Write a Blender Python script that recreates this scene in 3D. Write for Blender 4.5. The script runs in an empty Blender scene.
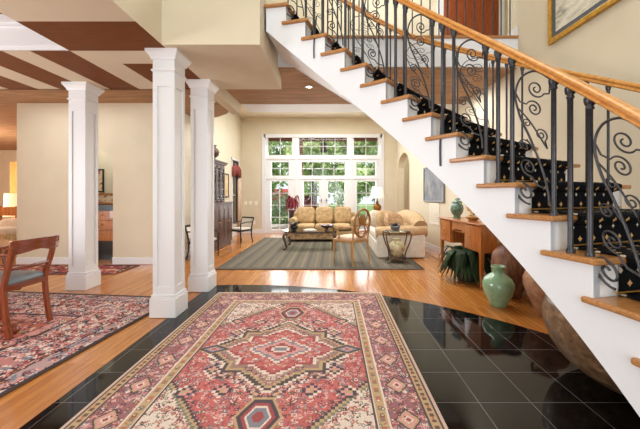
import bpy, bmesh, math, random
import numpy as np
from mathutils import Vector, Matrix
R=math.radians; PI=math.pi
sin,cos=math.sin,math.cos
scene=bpy.context.scene
COL=scene.collection
random.seed(7)
F=305.0
def P(u,v,Y): return Vector(((u-332)*Y/F, Y, 1.22+(195-v)*Y/F))

# ------------------------------------------------------------------ materials
def srgb(c):
    return tuple(((x/255)/12.92 if x/255<=.04045 else ((x/255+.055)/1.055)**2.4) for x in c)+(1,)
class NT:
    def __init__(s,name):
        s.m=bpy.data.materials.new(name); s.m.use_nodes=True
        s.t=s.m.node_tree; s.n=s.t.nodes; s.l=s.t.links
        s.b=s.n['Principled BSDF']
    def node(s,typ,**kw):
        n=s.n.new(typ)
        for k,v in kw.items():
            if k.startswith('i_'):
                key=k[2:]; key=int(key) if key.isdigit() else key.replace('_',' ')
                n.inputs[key].default_value=v
            else: setattr(n,k,v)
        return n
    def link(s,a,b): s.l.new(a,b)
    def obj(s,scale=(1,1,1),rot=(0,0,0)):
        tc=s.node('ShaderNodeTexCoord'); mp=s.node('ShaderNodeMapping')
        mp.inputs['Scale'].default_value=scale; mp.inputs['Rotation'].default_value=rot
        s.link(tc.outputs['Object'],mp.inputs['Vector']); return mp.outputs['Vector']
    def ramp(s,fac,stops):
        r=s.node('ShaderNodeValToRGB'); e=r.color_ramp.elements
        while len(e)<len(stops): e.new(.5)
        for k,(p,c) in enumerate(stops): e[k].position=p; e[k].color=srgb(c)
        s.link(fac,r.inputs['Fac']); return r.outputs['Color']
    def bump(s,h,strength=.2,dist=.01):
        b=s.node('ShaderNodeBump'); b.inputs['Strength'].default_value=strength; b.inputs['Distance'].default_value=dist
        s.link(h,b.inputs['Height']); s.link(b.outputs['Normal'],s.b.inputs['Normal'])
def mat(name,col,rough=.5,metal=0,var=.0,scale=20,bump=0,stretch=(1,1,1),coat=0,spec=.5):
    t=NT(name); b=t.b
    b.inputs['Base Color'].default_value=srgb(col); b.inputs['Roughness'].default_value=rough
    b.inputs['Metallic'].default_value=metal; b.inputs['Coat Weight'].default_value=coat; b.inputs['Specular IOR Level'].default_value=spec
    if var or bump:
        n=t.node('ShaderNodeTexNoise',i_Scale=scale,i_Detail=5.0)
        t.link(t.obj(stretch),n.inputs['Vector'])
        if var:
            lo=tuple(max(0,c*(1-var)) for c in col); hi=tuple(min(255,c*(1+var)) for c in col)
            t.link(t.ramp(n.outputs['Fac'],[(.3,lo),(.7,hi)]),b.inputs['Base Color'])
        if bump: t.bump(n.outputs['Fac'],bump,.01)
    return t.m
def wood(name,dark,light,rough=.35,axis=2,scale=6,coat=.2):
    t=NT(name); st=[14,14,14]; st[axis]=1.2
    n=t.node('ShaderNodeTexNoise',i_Scale=scale,i_Detail=8.0,i_Roughness=.65,i_Distortion=.6)
    t.link(t.obj(tuple(st)),n.inputs['Vector'])
    t.link(t.ramp(n.outputs['Fac'],[(.3,dark),(.7,light)]),t.b.inputs['Base Color'])
    t.b.inputs['Roughness'].default_value=rough; t.b.inputs['Coat Weight'].default_value=coat
    t.bump(n.outputs['Fac'],.08,.004); return t.m
def emit(name,col,strength):
    t=NT(name); t.b.inputs['Base Color'].default_value=srgb(col)
    t.b.inputs['Emission Color'].default_value=srgb(col); t.b.inputs['Emission Strength'].default_value=strength
    return t.m
def attr_mat(name,rough=.9):
    t=NT(name); a=t.node('ShaderNodeVertexColor',layer_name='pattern')
    n=t.node('ShaderNodeTexNoise',i_Scale=90.0,i_Detail=3.0); t.link(t.obj(),n.inputs['Vector'])
    t.link(a.outputs['Color'],t.b.inputs['Base Color']); t.b.inputs['Roughness'].default_value=rough
    t.b.inputs['Specular IOR Level'].default_value=.1
    t.bump(n.outputs['Fac'],.25,.006); return t.m
def floor_oak():
    t=NT('oak_planks')
    v=t.obj((1,1,1),(0,0,R(90)))
    br=t.node('ShaderNodeTexBrick',offset=.37,i_Scale=1.0,i_Mortar_Size=.0012,i_Mortar_Smooth=.1,i_Bias=0.0,i_Brick_Width=1.1,i_Row_Height=.058)
    br.inputs['Color1'].default_value=srgb((216,154,80)); br.inputs['Color2'].default_value=srgb((190,122,58)); br.inputs['Mortar'].default_value=srgb((120,72,34))
    t.link(v,br.inputs['Vector'])
    n=t.node('ShaderNodeTexNoise',i_Scale=3.0,i_Detail=8.0,i_Roughness=.7,i_Distortion=.4); t.link(t.obj((30,1.6,1)),n.inputs['Vector'])
    g=t.ramp(n.outputs['Fac'],[(.3,(200,170,140)),(.7,(255,246,235))])
    mx=t.node('ShaderNodeMix',data_type='RGBA',blend_type='MULTIPLY'); mx.inputs[0].default_value=.8
    t.link(br.outputs['Color'],mx.inputs[6]); t.link(g,mx.inputs[7]); t.link(mx.outputs[2],t.b.inputs['Base Color'])
    t.b.inputs['Roughness'].default_value=.2; t.b.inputs['Coat Weight'].default_value=.25; t.b.inputs['Coat Roughness'].default_value=.12
    t.bump(br.outputs['Fac'],.15,-.002); return t.m
def floor_black():
    t=NT('polished_black_granite')
    br=t.node('ShaderNodeTexBrick',offset=0.0,i_Scale=1.0,i_Mortar_Size=.0022,i_Mortar_Smooth=0.0,i_Brick_Width=.305,i_Row_Height=.305)
    mp=t.obj(); br.inputs['Color1'].default_value=srgb((9,9,10)); br.inputs['Color2'].default_value=srgb((13,13,14)); br.inputs['Mortar'].default_value=srgb((104,104,106))
    t.link(mp,br.inputs['Vector'])
    n=t.node('ShaderNodeTexNoise',i_Scale=220.0,i_Detail=2.0); t.link(t.obj(),n.inputs['Vector'])
    sp=t.ramp(n.outputs['Fac'],[(.64,(0,0,0)),(.78,(44,44,46))])
    mx=t.node('ShaderNodeMix',data_type='RGBA',blend_type='ADD'); mx.inputs[0].default_value=.5
    t.link(br.outputs['Color'],mx.inputs[6]); t.link(sp,mx.inputs[7]); t.link(mx.outputs[2],t.b.inputs['Base Color'])
    t.b.inputs['Roughness'].default_value=.06; t.b.inputs['IOR'].default_value=1.35
    return t.m
def runner_mat():
    t=NT('black_runner_carpet'); tc=t.node('ShaderNodeTexCoord')
    sx=t.node('ShaderNodeSeparateXYZ'); t.link(tc.outputs['UV'],sx.inputs[0])
    def M(op,a,b=None,c=None):
        n=t.node('ShaderNodeMath',operation=op)
        for k,x in enumerate((a,b,c)):
            if x is None: continue
            if isinstance(x,(int,float)): n.inputs[k].default_value=x
            else: t.link(x,n.inputs[k])
        return n.outputs[0]
    def lattice(ox,oy,pu,pv,size,ex):
        a=M('ABSOLUTE',M('SUBTRACT',M('FRACT',M('ADD',M('DIVIDE',sx.outputs['X'],pu),ox)),.5))
        b=M('ABSOLUTE',M('SUBTRACT',M('FRACT',M('ADD',M('DIVIDE',sx.outputs['Y'],pv),oy)),.5))
        s=M('ADD',M('POWER',M('MULTIPLY',a,pu),ex),M('POWER',M('MULTIPLY',b,pv),ex))
        return M('LESS_THAN',s,size**ex)
    big=lattice(0,0,.11,.125,.019,.75); sm=lattice(.5,.5,.11,.125,.014,.75)
    m1=t.node('ShaderNodeMix',data_type='RGBA'); m1.inputs[6].default_value=srgb((17,18,23)); m1.inputs[7].default_value=srgb((205,165,105)); t.link(big,m1.inputs[0])
    m2=t.node('ShaderNodeMix',data_type='RGBA'); m2.inputs[7].default_value=srgb((215,205,180)); t.link(sm,m2.inputs[0]); t.link(m1.outputs[2],m2.inputs[6])
    t.link(m2.outputs[2],t.b.inputs['Base Color']); t.b.inputs['Roughness'].default_value=.95; t.b.inputs['Specular IOR Level'].default_value=.1
    return t.m
def glass_mat(name,tint=(1,1,1,1),ior=1.35):
    t=NT(name); t.n.remove(t.b)
    tr=t.node('ShaderNodeBsdfTransparent'); tr.inputs['Color'].default_value=tint
    gl=t.node('ShaderNodeBsdfGlossy',i_Roughness=.02); mx=t.node('ShaderNodeMixShader'); 
    fr=t.node('ShaderNodeFresnel',i_IOR=ior); t.link(fr.outputs[0],mx.inputs[0])
    t.link(tr.outputs[0],mx.inputs[1]); t.link(gl.outputs[0],mx.inputs[2]); t.link(mx.outputs[0],t.n['Material Output'].inputs['Surface'])
    return t.m
def leaf_mat(name,a,b):
    t=NT(name); n=t.node('ShaderNodeTexNoise',i_Scale=2.5,i_Detail=4.0); t.link(t.obj(),n.inputs['Vector'])
    t.link(t.ramp(n.outputs['Fac'],[(.35,a),(.65,b)]),t.b.inputs['Base Color']); t.b.inputs['Roughness'].default_value=.55; t.b.inputs['Specular IOR Level'].default_value=.2
    return t.m
def mottled(name,stops,scale,rough=.5,stretch=(1,1,1),bump=.2,coat=0):
    t=NT(name); n=t.node('ShaderNodeTexNoise',i_Scale=scale,i_Detail=7.0,i_Roughness=.65); t.link(t.obj(stretch),n.inputs['Vector'])
    t.link(t.ramp(n.outputs['Fac'],stops),t.b.inputs['Base Color']); t.b.inputs['Roughness'].default_value=rough; t.b.inputs['Coat Weight'].default_value=coat
    if bump: t.bump(n.outputs['Fac'],bump,.01)
    return t.m
def brick_mat():
    t=NT('red_brick'); br=t.node('ShaderNodeTexBrick',i_Scale=1.0,i_Brick_Width=.2,i_Row_Height=.075,i_Mortar_Size=.008)
    br.inputs['Color1'].default_value=srgb((165,95,75)); br.inputs['Color2'].default_value=srgb((140,75,60)); br.inputs['Mortar'].default_value=srgb((190,175,160))
    t.link(t.obj((1,1,1),(R(90),0,0)),br.inputs['Vector']); t.link(br.outputs['Color'],t.b.inputs['Base Color']); return t.m

CREAM=mat('cream_wall_paint',(214,203,179),.75,var=.012,scale=3,bump=.03)
CREAM2=mat('cream_ceiling_paint',(214,204,181),.8,var=.012,scale=3)
WHITE=mat('white_trim_paint',(226,227,229),.4)
STRINGW=mat('white_stair_paint',(230,233,238),.45)
BROWN=mat('brown_ceiling_paint',(116,68,32),.6,var=.06,scale=6,stretch=(1,4,1),spec=.15)
HALLB=mat('bronze_ceiling_glaze',(172,138,106),.7,var=.10,scale=3,stretch=(1,6,1),spec=.15)
OAKF=floor_oak(); BLACKF=floor_black()
OAK=wood('golden_oak',(150,96,50),(196,142,84),.3,0)
RAILW=wood('honey_oak_rail',(186,120,50),(226,165,90),.28,0,3,.4)
IRON=mat('wrought_iron',(70,70,74),.38,.75,var=.08,scale=60,bump=.05)
RUNNER=runner_mat()
BRASS=mat('antique_brass',(190,150,80),.3,1)
GOLDW=wood('gilded_wood',(156,112,62),(200,158,104),.35,2,8)
GOLDF=mat('gold_leaf_frame',(196,150,58),.35,.6,var=.12,scale=30)
MAHOG=wood('mahogany',(104,44,22),(158,78,42),.22,2,5,.6)
MAHOGH=wood('mahogany_crest',(98,40,20),(150,70,38),.2,1,5,.7)
CHERRY=wood('cherry_veneer',(140,76,32),(204,128,62),.28,2,4,.5)
DARKW=wood('dark_walnut',(60,36,25),(96,60,42),.5,2,5,.05)
BLACKW=mat('black_lacquer_wood',(26,22,22),.3,coat=.3)
BLUEF=mat('slate_blue_leather',(128,138,144),.5,var=.06,scale=12,bump=.1)
SOFAF=mottled('gold_damask',[(.35,(160,128,88)),(.55,(186,156,112)),(.75,(204,178,136))],14,.85)
CREAMF=mottled('ivory_upholstery',[(.35,(214,204,188)),(.65,(232,224,212))],10,.9,bump=.1)
TANF=mottled('tan_upholstery',[(.35,(184,152,112)),(.65,(204,174,134))],12,.85)
PILLF=mottled('striped_cream_pillow',[(.4,(216,200,176)),(.6,(232,220,202))],9,.9,(1,1,6))
PILLB=mottled('brown_pattern_pillow',[(.4,(172,134,98)),(.6,(204,172,134))],18,.9)
FLORF=mottled('faded_floral_tapestry',[(.36,(196,164,140)),(.5,(222,200,178)),(.62,(200,170,140)),(.7,(176,120,100))],16,.9)
GLASS=glass_mat('clear_glass'); CABGLASS=glass_mat('cabinet_glass',(.9,.9,.9,1),ior=1.12); TGLASS=glass_mat('table_glass',(.88,.94,.9,1))
GREENV=mottled('celadon_glaze',[(.3,(118,160,126)),(.6,(146,186,150)),(.8,(168,196,164))],7,.16,bump=.02,coat=.6)
JADE=mottled('dark_jade_glaze',[(.35,(62,92,78)),(.6,(104,138,118)),(.75,(140,160,140))],18,.2,bump=.1,coat=.5)
TERRA=mottled('weathered_terracotta',[(.3,(128,88,64)),(.5,(170,124,92)),(.7,(198,160,128))],9,.8,bump=.35)
BROWNP=mottled('brown_stoneware',[(.3,(74,46,32)),(.5,(116,74,50)),(.7,(156,112,80))],8,.5,(3,3,.6),bump=.4)
BIGP=mottled('rust_brown_glazed_stoneware',[(.32,(78,58,46)),(.46,(120,92,66)),(.56,(136,104,74)),(.7,(170,144,114))],14,.42,(1,1,1.6),bump=.5,coat=.25)
RIM=mottled('grey_glazed_shoulder',[(.3,(92,78,72)),(.6,(150,140,134)),(.8,(200,196,194))],10,.22,bump=.1,coat=.5)
FERN=leaf_mat('dark_fern_leaf',(24,40,22),(58,82,46))
LEAF=leaf_mat('tree_leaf_green',(132,164,100),(194,212,150)); LEAF2=leaf_mat('tree_leaf_pale',(168,190,128),(214,224,170)); LEAF3=leaf_mat('shrub_leaf',(128,156,116),(182,200,160))
REDL=leaf_mat('burgundy_leaf',(104,34,44),(150,64,72)); BARK=mat('tree_bark',(96,78,62),.9,var=.2,scale=12,bump=.5)
BLKP=mat('black_agave_leaf',(30,34,30),.4); PURP=mat('plum_glass',(92,46,52),.2,coat=.4)
BASKET=mottled('dark_wicker',[(.4,(40,34,30)),(.6,(76,66,56))],40,.7,(1,1,3),bump=.5)
GREY=mat('grey_pewter',(120,122,126),.4,.3); PLASTIC=mat('ivory_plastic',(236,228,212),.4)
BLKSTONE=mat('black_stone_counter',(16,16,18),.3)
SHADE=emit('glowing_lampshade',(255,226,176),.75)
BULB=emit('recessed_bulb',(255,240,215),18)
SHADE2=mat('sheer_white_shade',(240,236,226),.8)
CURTF=mat('gold_curtain_fabric',(206,160,92),.8,var=.1,scale=8,stretch=(12,12,1))
REDF=mat('red_valance_fabric',(132,58,52),.8,var=.25,scale=20)
LAWN=mat('lawn',(120,150,80),.9,var=.25,scale=6); PATIO=mat('patio_stone',(190,180,168),.8,var=.08,scale=4)
BRICK=brick_mat(); ROOFR=mat('red_roof',(176,72,60),.8,var=.15,scale=12); SIDING=mat('white_siding',(225,225,222),.7)
PORCHB=mat('brown_porch_beam',(120,72,58),.7,var=.1,scale=8)
GROUT=mat('vent_slot_dark',(90,84,76),.7)
RUGM=attr_mat('hand_knotted_wool')

# ------------------------------------------------------------------ mesh builder
class MB:
    def __init__(s): s.v=[]; s.f=[]; s.mi=[]; s.sm=[]
    def add(s,vs,fs,mi=0,smooth=False):
        o=len(s.v); s.v+=[tuple(v) for v in vs]
        for f in fs: s.f.append(tuple(i+o for i in f)); s.mi.append(mi); s.sm.append(smooth)
        return s
    def box(s,x0,x1,y0,y1,z0,z1,mi=0):
        return s.add([(x0,y0,z0),(x1,y0,z0),(x1,y1,z0),(x0,y1,z0),(x0,y0,z1),(x1,y0,z1),(x1,y1,z1),(x0,y1,z1)],
          [(0,3,2,1),(4,5,6,7),(0,1,5,4),(1,2,6,5),(2,3,7,6),(3,0,4,7)],mi)
    def prism(s,poly,z0,z1,mi=0,smooth=False):
        n=len(poly); a=sum(poly[i][0]*poly[(i+1)%n][1]-poly[(i+1)%n][0]*poly[i][1] for i in range(n))
        if a<0: poly=poly[::-1]
        if not smooth: return s.add([(x,y,z0) for x,y in poly]+[(x,y,z1) for x,y in poly],[tuple(range(n))[::-1],tuple(range(n,2*n))]+[(i,(i+1)%n,n+(i+1)%n,n+i) for i in range(n)],mi)
        s.add([(x,y,z0) for x,y in poly]+[(x,y,z1) for x,y in poly],[tuple(range(n))[::-1],tuple(range(n,2*n))],mi)
        return s.add([(x,y,z0) for x,y in poly]+[(x,y,z1) for x,y in poly],[(i,(i+1)%n,n+(i+1)%n,n+i) for i in range(n)],mi,smooth)
    def vprism(s,poly,axis,a0,a1,mi=0,smooth=False):
        # polygon in a vertical plane, extruded along axis 'x' or 'y'
        b=MB(); b.prism(poly,a0,a1)
        vs=[((z,x,y) if axis=='x' else (x,-z,y)) for x,y,z in b.v]
        if axis=='y': vs=[(x,-y,z) for x,y,z in vs]; fs=[f[::-1] for f in b.f]
        else: fs=b.f
        return s.add(vs,fs,mi,smooth)
    def tube(s,pts,r,n=8,mi=0,cap=True,smooth=True,flat=1.0,closed=False):
        pts=[Vector(p) for p in pts]; N=len(pts)
        rr=r if isinstance(r,(list,tuple)) else [r]*N
        T=[]
        for i in range(N):
            a=pts[(i-1)%N] if (i>0 or closed) else pts[i]; b=pts[(i+1)%N] if (i<N-1 or closed) else pts[i]
            d=(b-a); T.append(d.normalized() if d.length>1e-9 else Vector((0,0,1)))
        up=Vector((0,0,1)) if abs(T[0].z)<.9 else Vector((1,0,0))
        nrm=(up-T[0]*up.dot(T[0])).normalized(); vs=[]
        for i in range(N):
            nrm=(nrm-T[i]*nrm.dot(T[i])); nrm=nrm.normalized() if nrm.length>1e-6 else Vector((1,0,0))
            bi=T[i].cross(nrm)
            for k in range(n):
                a=2*PI*(k+.5)/n; vs.append(pts[i]+nrm*(cos(a)*rr[i])+bi*(sin(a)*rr[i]*flat))
        fs=[]
        for i in range(N if closed else N-1):
            j=(i+1)%N
            for k in range(n): fs.append((i*n+k,i*n+(k+1)%n,j*n+(k+1)%n,j*n+k))
        s.add(vs,fs,mi,smooth and n>5)
        if cap and not closed: s.add(vs[:n]+vs[-n:],[tuple(range(n))[::-1],tuple(range(n,2*n))],mi)
        return s
    def lathe(s,prof,c=(0,0,0),n=28,mi=0,smooth=True,sx=1,sy=1,wob=0,lobes=0):
        vs=[];M=len(prof)
        for r,z in prof:
            for k in range(n):
                a=2*PI*k/n; q=r*(1+wob*cos(lobes*a)) if lobes else r
                vs.append((c[0]+q*cos(a)*sx,c[1]+q*sin(a)*sy,c[2]+z))
        fs=[]
        for i in range(M-1):
            for k in range(n): fs.append((i*n+k,i*n+(k+1)%n,(i+1)*n+(k+1)%n,(i+1)*n+k))
        s.add(vs,fs,mi,smooth)
        if prof[0][0]>1e-4: s.add(vs[:n],[tuple(range(n))[::-1]],mi)
        if prof[-1][0]>1e-4: s.add(vs[-n:],[tuple(range(n))],mi)
        return s
    def puff(s,c,hx,hy,hz,e1=.45,e2=.35,n=20,m=12,mi=0,rot=None):
        def pw(a,e): return math.copysign(abs(a)**e,a)
        vs=[]
        for i in range(m+1):
            ph=-PI/2+PI*i/m
            for k in range(n):
                th=2*PI*k/n
                p=Vector((hx*pw(cos(ph),e1)*pw(cos(th),e2),hy*pw(cos(ph),e1)*pw(sin(th),e2),hz*pw(sin(ph),e1)))
                if rot: p=rot@p
                vs.append(p+Vector(c))
        fs=[]
        for i in range(m):
            for k in range(n): fs.append((i*n+k,i*n+(k+1)%n,(i+1)*n+(k+1)%n,(i+1)*n+k))
        return s.add(vs,fs,mi,True)
    def xf(s,M):
        s.v=[tuple(M@Vector(v)) for v in s.v]; return s
    def build(s,name,mats,parent=None,loc=None,bevel=0,rotz=0):
        me=bpy.data.meshes.new(name); me.from_pydata(s.v,[],s.f)
        for m in (mats if isinstance(mats,(list,tuple)) else [mats]): me.materials.append(m)
        me.polygons.foreach_set('material_index',s.mi); me.polygons.foreach_set('use_smooth',s.sm)
        bm=bmesh.new(); bm.from_mesh(me); bmesh.ops.recalc_face_normals(bm,faces=bm.faces); bm.to_mesh(me); bm.free()
        me.update(); o=bpy.data.objects.new(name,me); COL.objects.link(o)
        if parent: o.parent=parent
        if loc: o.location=loc
        if rotz: o.rotation_euler.z=rotz
        if bevel:
            b=o.modifiers.new('soft','BEVEL'); b.width=bevel; b.segments=2; b.limit_method='ANGLE'; b.angle_limit=R(50)
        return o
def tag(o,label,cat,group=None,kind=None):
    o['label']=label; o['category']=cat
    if group: o['group']=group
    if kind: o['kind']=kind
    return o
def thing(name,label,cat,loc=(0,0,0),rotz=0,group=None):
    o=bpy.data.objects.new(name,None); o.empty_display_size=.1; COL.objects.link(o)
    o.location=loc; o.rotation_euler.z=rotz; return tag(o,label,cat,group)
def struct(name,mb,m,parent=None,bevel=0):
    o=mb.build(name,m,parent,bevel=bevel); o['kind']='structure'; return o
def dup(root,loc,rotz,label,group=None):
    r=root.copy(); COL.objects.link(r); r.location=loc; r.rotation_euler.z=rotz; r['label']=label
    if group: r['group']=group
    for ch in list(root.children):
        c=ch.copy(); COL.objects.link(c); c.parent=r
        for g in ch.children:
            d=g.copy(); COL.objects.link(d); d.parent=c
    return r
def arc(cx,cy,r,a0,a1,n): return [(cx+r*cos(a0+(a1-a0)*i/n),cy+r*sin(a0+(a1-a0)*i/n)) for i in range(n+1)]

# ------------------------------------------------------------------ camera
cd=bpy.data.cameras.new('camera'); cam=bpy.data.objects.new('camera',cd); COL.objects.link(cam)
cam.location=(0,0,1.22); cam.rotation_euler=(R(90),0,0)
cd.sensor_width=36; cd.lens=36*F/640; cd.shift_x=-12/640; cd.shift_y=-19.5/640; cd.clip_start=.05; cd.clip_end=300
scene.camera=cam

# ------------------------------------------------------------------ room shell
ZH=2.86; ZD=2.66; ZL=3.69; ZU=3.25; ZT=6.0
YF=9.79; YH=5.38; YE=5.44; YLAND=3.9
BX=-.69; FX=-1.63
def wx(Y): return 2.42-.05*(Y-3)
struct('floor',MB().box(-14,5,-3,11.3,-.12,0),OAKF)
circ=[(FX,-2.9),(2.6,-2.9)]
C0=(-1.18,.19); RB=3.94
a1=math.acos((2.6-C0[0])/RB); a2=math.acos((FX-C0[0])/RB)
circ+=arc(C0[0],C0[1],RB,a1,a2,40)
tile=MB().prism([(x+.054,y-.262) for x,y in circ],0,.004); o=struct('floor_tile',tile,BLACKF); o.location=(-.054,.262,0)

# right wall (slants slightly), in sections
def wallR(y0,y1,z0,z1): return [(wx(y0),y0),(wx(y1),y1),(wx(y1)+.2,y1),(wx(y0)+.2,y0)]
w=MB()
for y0,y1,z0,z1 in ((-2.9,YLAND,0,ZT),(YLAND,YE,0,ZH),(YLAND,4.1,ZU,ZT),(YE,8.45,0,ZL),(8.45,YF,2.5,ZL),(9.66,YF,0,2.5)):
    w.prism(wallR(y0,y1,0,0),z0,z1)
# arched opening between y 8.45 and 9.66
ar=[(8.45,1.95)]+[(9.055-.605*cos(PI*i/14),1.95+.52*sin(PI*i/14)) for i in range(1,14)]+[(9.66,1.95),(9.66,2.5),(8.45,2.5)]
w.add([(wx(y),y,z) for y,z in ar]+[(wx(y)+.2,y,z) for y,z in ar],
      [(i,i+1,i+1+len(ar),i+len(ar)) for i in range(14)]+[tuple(range(len(ar)))[::-1],tuple(range(len(ar),2*len(ar)))])
struct('wall_right',w,CREAM)
struct('wall_alcove',MB().box(3.0,3.15,7.9,10.0,0,2.9).box(2.2,3.15,9.9,10.0,0,2.9).box(2.2,3.15,7.9,8.0,0,2.9).box(2.2,3.15,7.9,10,2.9,3.0),CREAM)
# far wall around the window
WX0,WX1,WZ1=-2.18,1.60,3.10
struct('wall_far',MB().box(-3.1,WX0,YF,YF+.2,0,ZL).box(WX1,2.4,YF,YF+.2,0,ZL).box(WX0,WX1,YF,YF+.2,WZ1,ZL),CREAM)
# living room left wall with a small arched window opening
w=MB().box(-3.1,-2.92,YH,8.88,0,ZL).box(-3.1,-2.92,9.5,YF,0,ZL).box(-3.1,-2.92,8.88,9.5,0,.35).box(-3.1,-2.92,8.88,9.5,2.25,ZL)
struct('wall_left',w,CREAM)
# hall wall with arched doorway
DX0,DX1=-4.25,-3.865
DX0=DX1-.74
hw=MB().box(-5.56,DX0,YH,YH+.16,0,ZH).box(DX1,-2.92,YH,YH+.16,0,ZH)
az=1.72; acx=(DX0+DX1)/2; aw=(DX1-DX0)/2
poly=[(DX0,ZH),(DX0,az)]+[(acx-aw*cos(PI*i/16),az+.34*sin(PI*i/16)) for i in range(1,16)]+[(DX1,az),(DX1,ZH)]
for i in range(1,len(poly)-2):
    (xa,za),(xb,zb)=poly[i],poly[i+1]
    if xb-xa<1e-5: continue
    hw.add([(xa,YH,za),(xb,YH,zb),(xb,YH,ZH),(xa,YH,ZH),(xa,YH+.16,za),(xb,YH+.16,zb),(xb,YH+.16,ZH),(xa,YH+.16,ZH)],[(0,1,2,3),(5,4,7,6),(0,4,5,1)])
struct('wall_hall',hw,CREAM)
# room behind the doorway and the family room beyond
struct('wall_pantry',MB().box(-5.7,-2.92,6.6,6.75,0,ZH).box(-5.7,-5.56,YH+.16,6.6,0,ZH),CREAM)
struct('wall_family',MB().box(-14,-5.7,11.0,11.2,0,ZH).box(-14.1,-13.9,-3,11.2,0,ZH),CREAM)
struct('wall_dining',MB().box(-6.7,-6.5,-2.9,.2,0,ZD+.4).box(-6.7,-6.5,2.6,4.17,0,ZD+.4).box(-6.7,-6.5,.2,2.6,0,.5).box(-6.7,-6.5,.2,2.6,2.4,ZD+.4).box(-13.9,-6.5,4.0,4.17,0,ZD+.4),CREAM)
# front of the house (behind the camera): a tall window opening
struct('wall_front',MB().box(-6.7,-1.5,-3.1,-2.9,0,ZT).box(1.9,2.95,-3.1,-2.9,0,ZT).box(-1.5,1.9,-3.1,-2.9,0,.1).box(-1.5,1.9,-3.1,-2.9,5.2,ZT),CREAM)
wn=MB()
for x in (-1.5,-.68,.17,1.02,1.84): wn.box(x,x+.06,-3.05,-2.95,.1,5.2)
for z in (.1,1.2,2.3,3.4,4.4,5.14): wn.box(-1.5,1.9,-3.05,-2.95,z,z+.06)
wf=struct('window_3',wn,WHITE)
MB().box(-1.5,1.9,-3.01,-3.0,.1,5.2).build('pane',GLASS,wf)
# upper foyer walls
struct('wall_upper',MB().box(FX-.15,FX,-2.9,YE,ZD+.001,ZT).box(FX-.15,4.2,YE+.6,YE+.75,ZU,ZT).box(4.05,4.2,4.1,YE+.75,ZU,ZT).box(wx(4.1)+.0,4.2,4.0,4.1,ZU,ZT),CREAM)
# box under the upper hall, and the landing slab
struct('wall_bulkhead',MB().box(FX,BX,2.92,4.16,ZD,ZU),CREAM)
struct('floor_landing',MB().box(BX,wx(YLAND),YLAND,YE+.6,ZH,ZU-.03).box(FX,BX,4.16,YE+.6,ZH,ZU-.03).box(wx(YLAND),4.2,4.1,YE+.6,ZH+.1,ZU-.03),STRINGW)
struct('trim_1',MB().box(BX,wx(YLAND)-.002,YLAND-.03,YLAND+.2,ZU-.03,ZU+.0),OAK,bevel=.008)
struct('baseboard_upper',MB().prism([(wx(YLAND)-.015,YLAND),(wx(4.1)-.015,4.1),(wx(4.1),4.1),(wx(YLAND),YLAND)],ZU+.001,ZU+.13),WHITE)
# ceilings
hall=[(-14,4.17),(FX,4.17),(FX,4.16),(BX,4.16),(BX,YLAND+.02),(2.5,YLAND+.02),(2.5,YE),(-1.98,YE),(-1.93,5.6),(-1.95,5.82),(-2.08,6.06),(-2.35,6.32),(-2.9,6.6),(-2.95,6.6),(-2.95,YH+.05),(-5.5,YH+.05),(-5.5,7.3),(-5.7,7.3),(-5.7,11.1),(-14,11.1)]
struct('ceiling_hall',MB().prism(hall,ZH-.02,ZH),HALLB)
struct('ceiling_pantry',MB().box(-5.6,-2.92,YH+.05,7.3,ZH,ZH+.1),CREAM2)
struct('ceiling_living',MB().box(-3.1,3.2,YE,YF+.2,ZL,ZL+.12).box(-3.1,3.2,YE-.02,YE,ZH,ZL),CREAM2)
struct('ceiling_foyer',MB().box(-6.7,4.2,-3.1,YE+.75,ZT,ZT+.15),CREAM2)
# dining ceiling: painted panels; one open coffer
ys=[-2.9,2.53,3.045,3.345,4.02,4.17]; xs=[-6.5,-5.1,-4.8,-4.4,-4.0,-3.7,-3.3,-3.02,-2.62,-2.3,FX]
dc=MB()
for i in range(len(xs)-1):
    for j in range(len(ys)-1):
        xa,xb,ya,yb=xs[i],xs[i+1],ys[j],ys[j+1]; xm=(xa+xb)/2; ym=(ya+yb)/2
        if xm<-2.62 and ym<3.045 and xm>-6.4: continue
        br=0
        if xm>-2.62 and 2.53<ym<3.045: br=1
        if ym>3.045 and (-3.02<xm<-2.62 or -3.7<xm<-3.3 or -4.4<xm<-4.0 or -5.1<xm<-4.8): br=1
        if xm>-2.3 and ym>3.345: br=1
        dc.add([(xa,ya,ZD),(xb,ya,ZD),(xb,yb,ZD),(xa,yb,ZD)],[(0,3,2,1)],br)
dc.box(-6.5,FX,4.15,4.17,ZD,ZH+.1,0)
struct('ceiling',dc,[CREAM2,BROWN])
cf=MB().box(-6.5,-2.57,3.047,3.1,ZD+.003,3.02,0).box(-2.618,-2.57,-2.9,3.047,ZD+.003,3.02,0).box(-6.5,-2.57,-2.9,3.1,3.0,3.05,1)
cf.box(-6.5,-2.62,3.03,3.047,ZD+.04,ZD+.07,0).box(-6.5,-2.62,3.038,3.047,ZD+.003,ZD+.04,0)
cf.box(-6.5,-2.62,3.02,3.047,2.90,2.93,0).box(-6.5,-2.62,3.0,3.047,2.93,2.999,0)
struct('ceiling_coffer',cf,[WHITE,BROWN])

# baseboards
bb=.12
struct('baseboard_hall',MB().box(-5.56,DX0,YH-.018,YH,0,bb).box(DX1,-2.92,YH-.018,YH,0,bb),WHITE,bevel=.006)
struct('baseboard_far',MB().box(-2.92,WX0,YF-.018,YF,0,bb).box(WX1,wx(YF),YF-.018,YF,0,bb),WHITE)
struct('baseboard_left',MB().box(-2.92,-2.902,YH,YF,0,bb),WHITE)
def bbR(y0,y1): return [(wx(y0)-.018,y0),(wx(y1)-.018,y1),(wx(y1),y1),(wx(y0),y0)]
struct('baseboard_right',MB().prism(bbR(-2.9,8.45),0,bb),WHITE)

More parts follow.
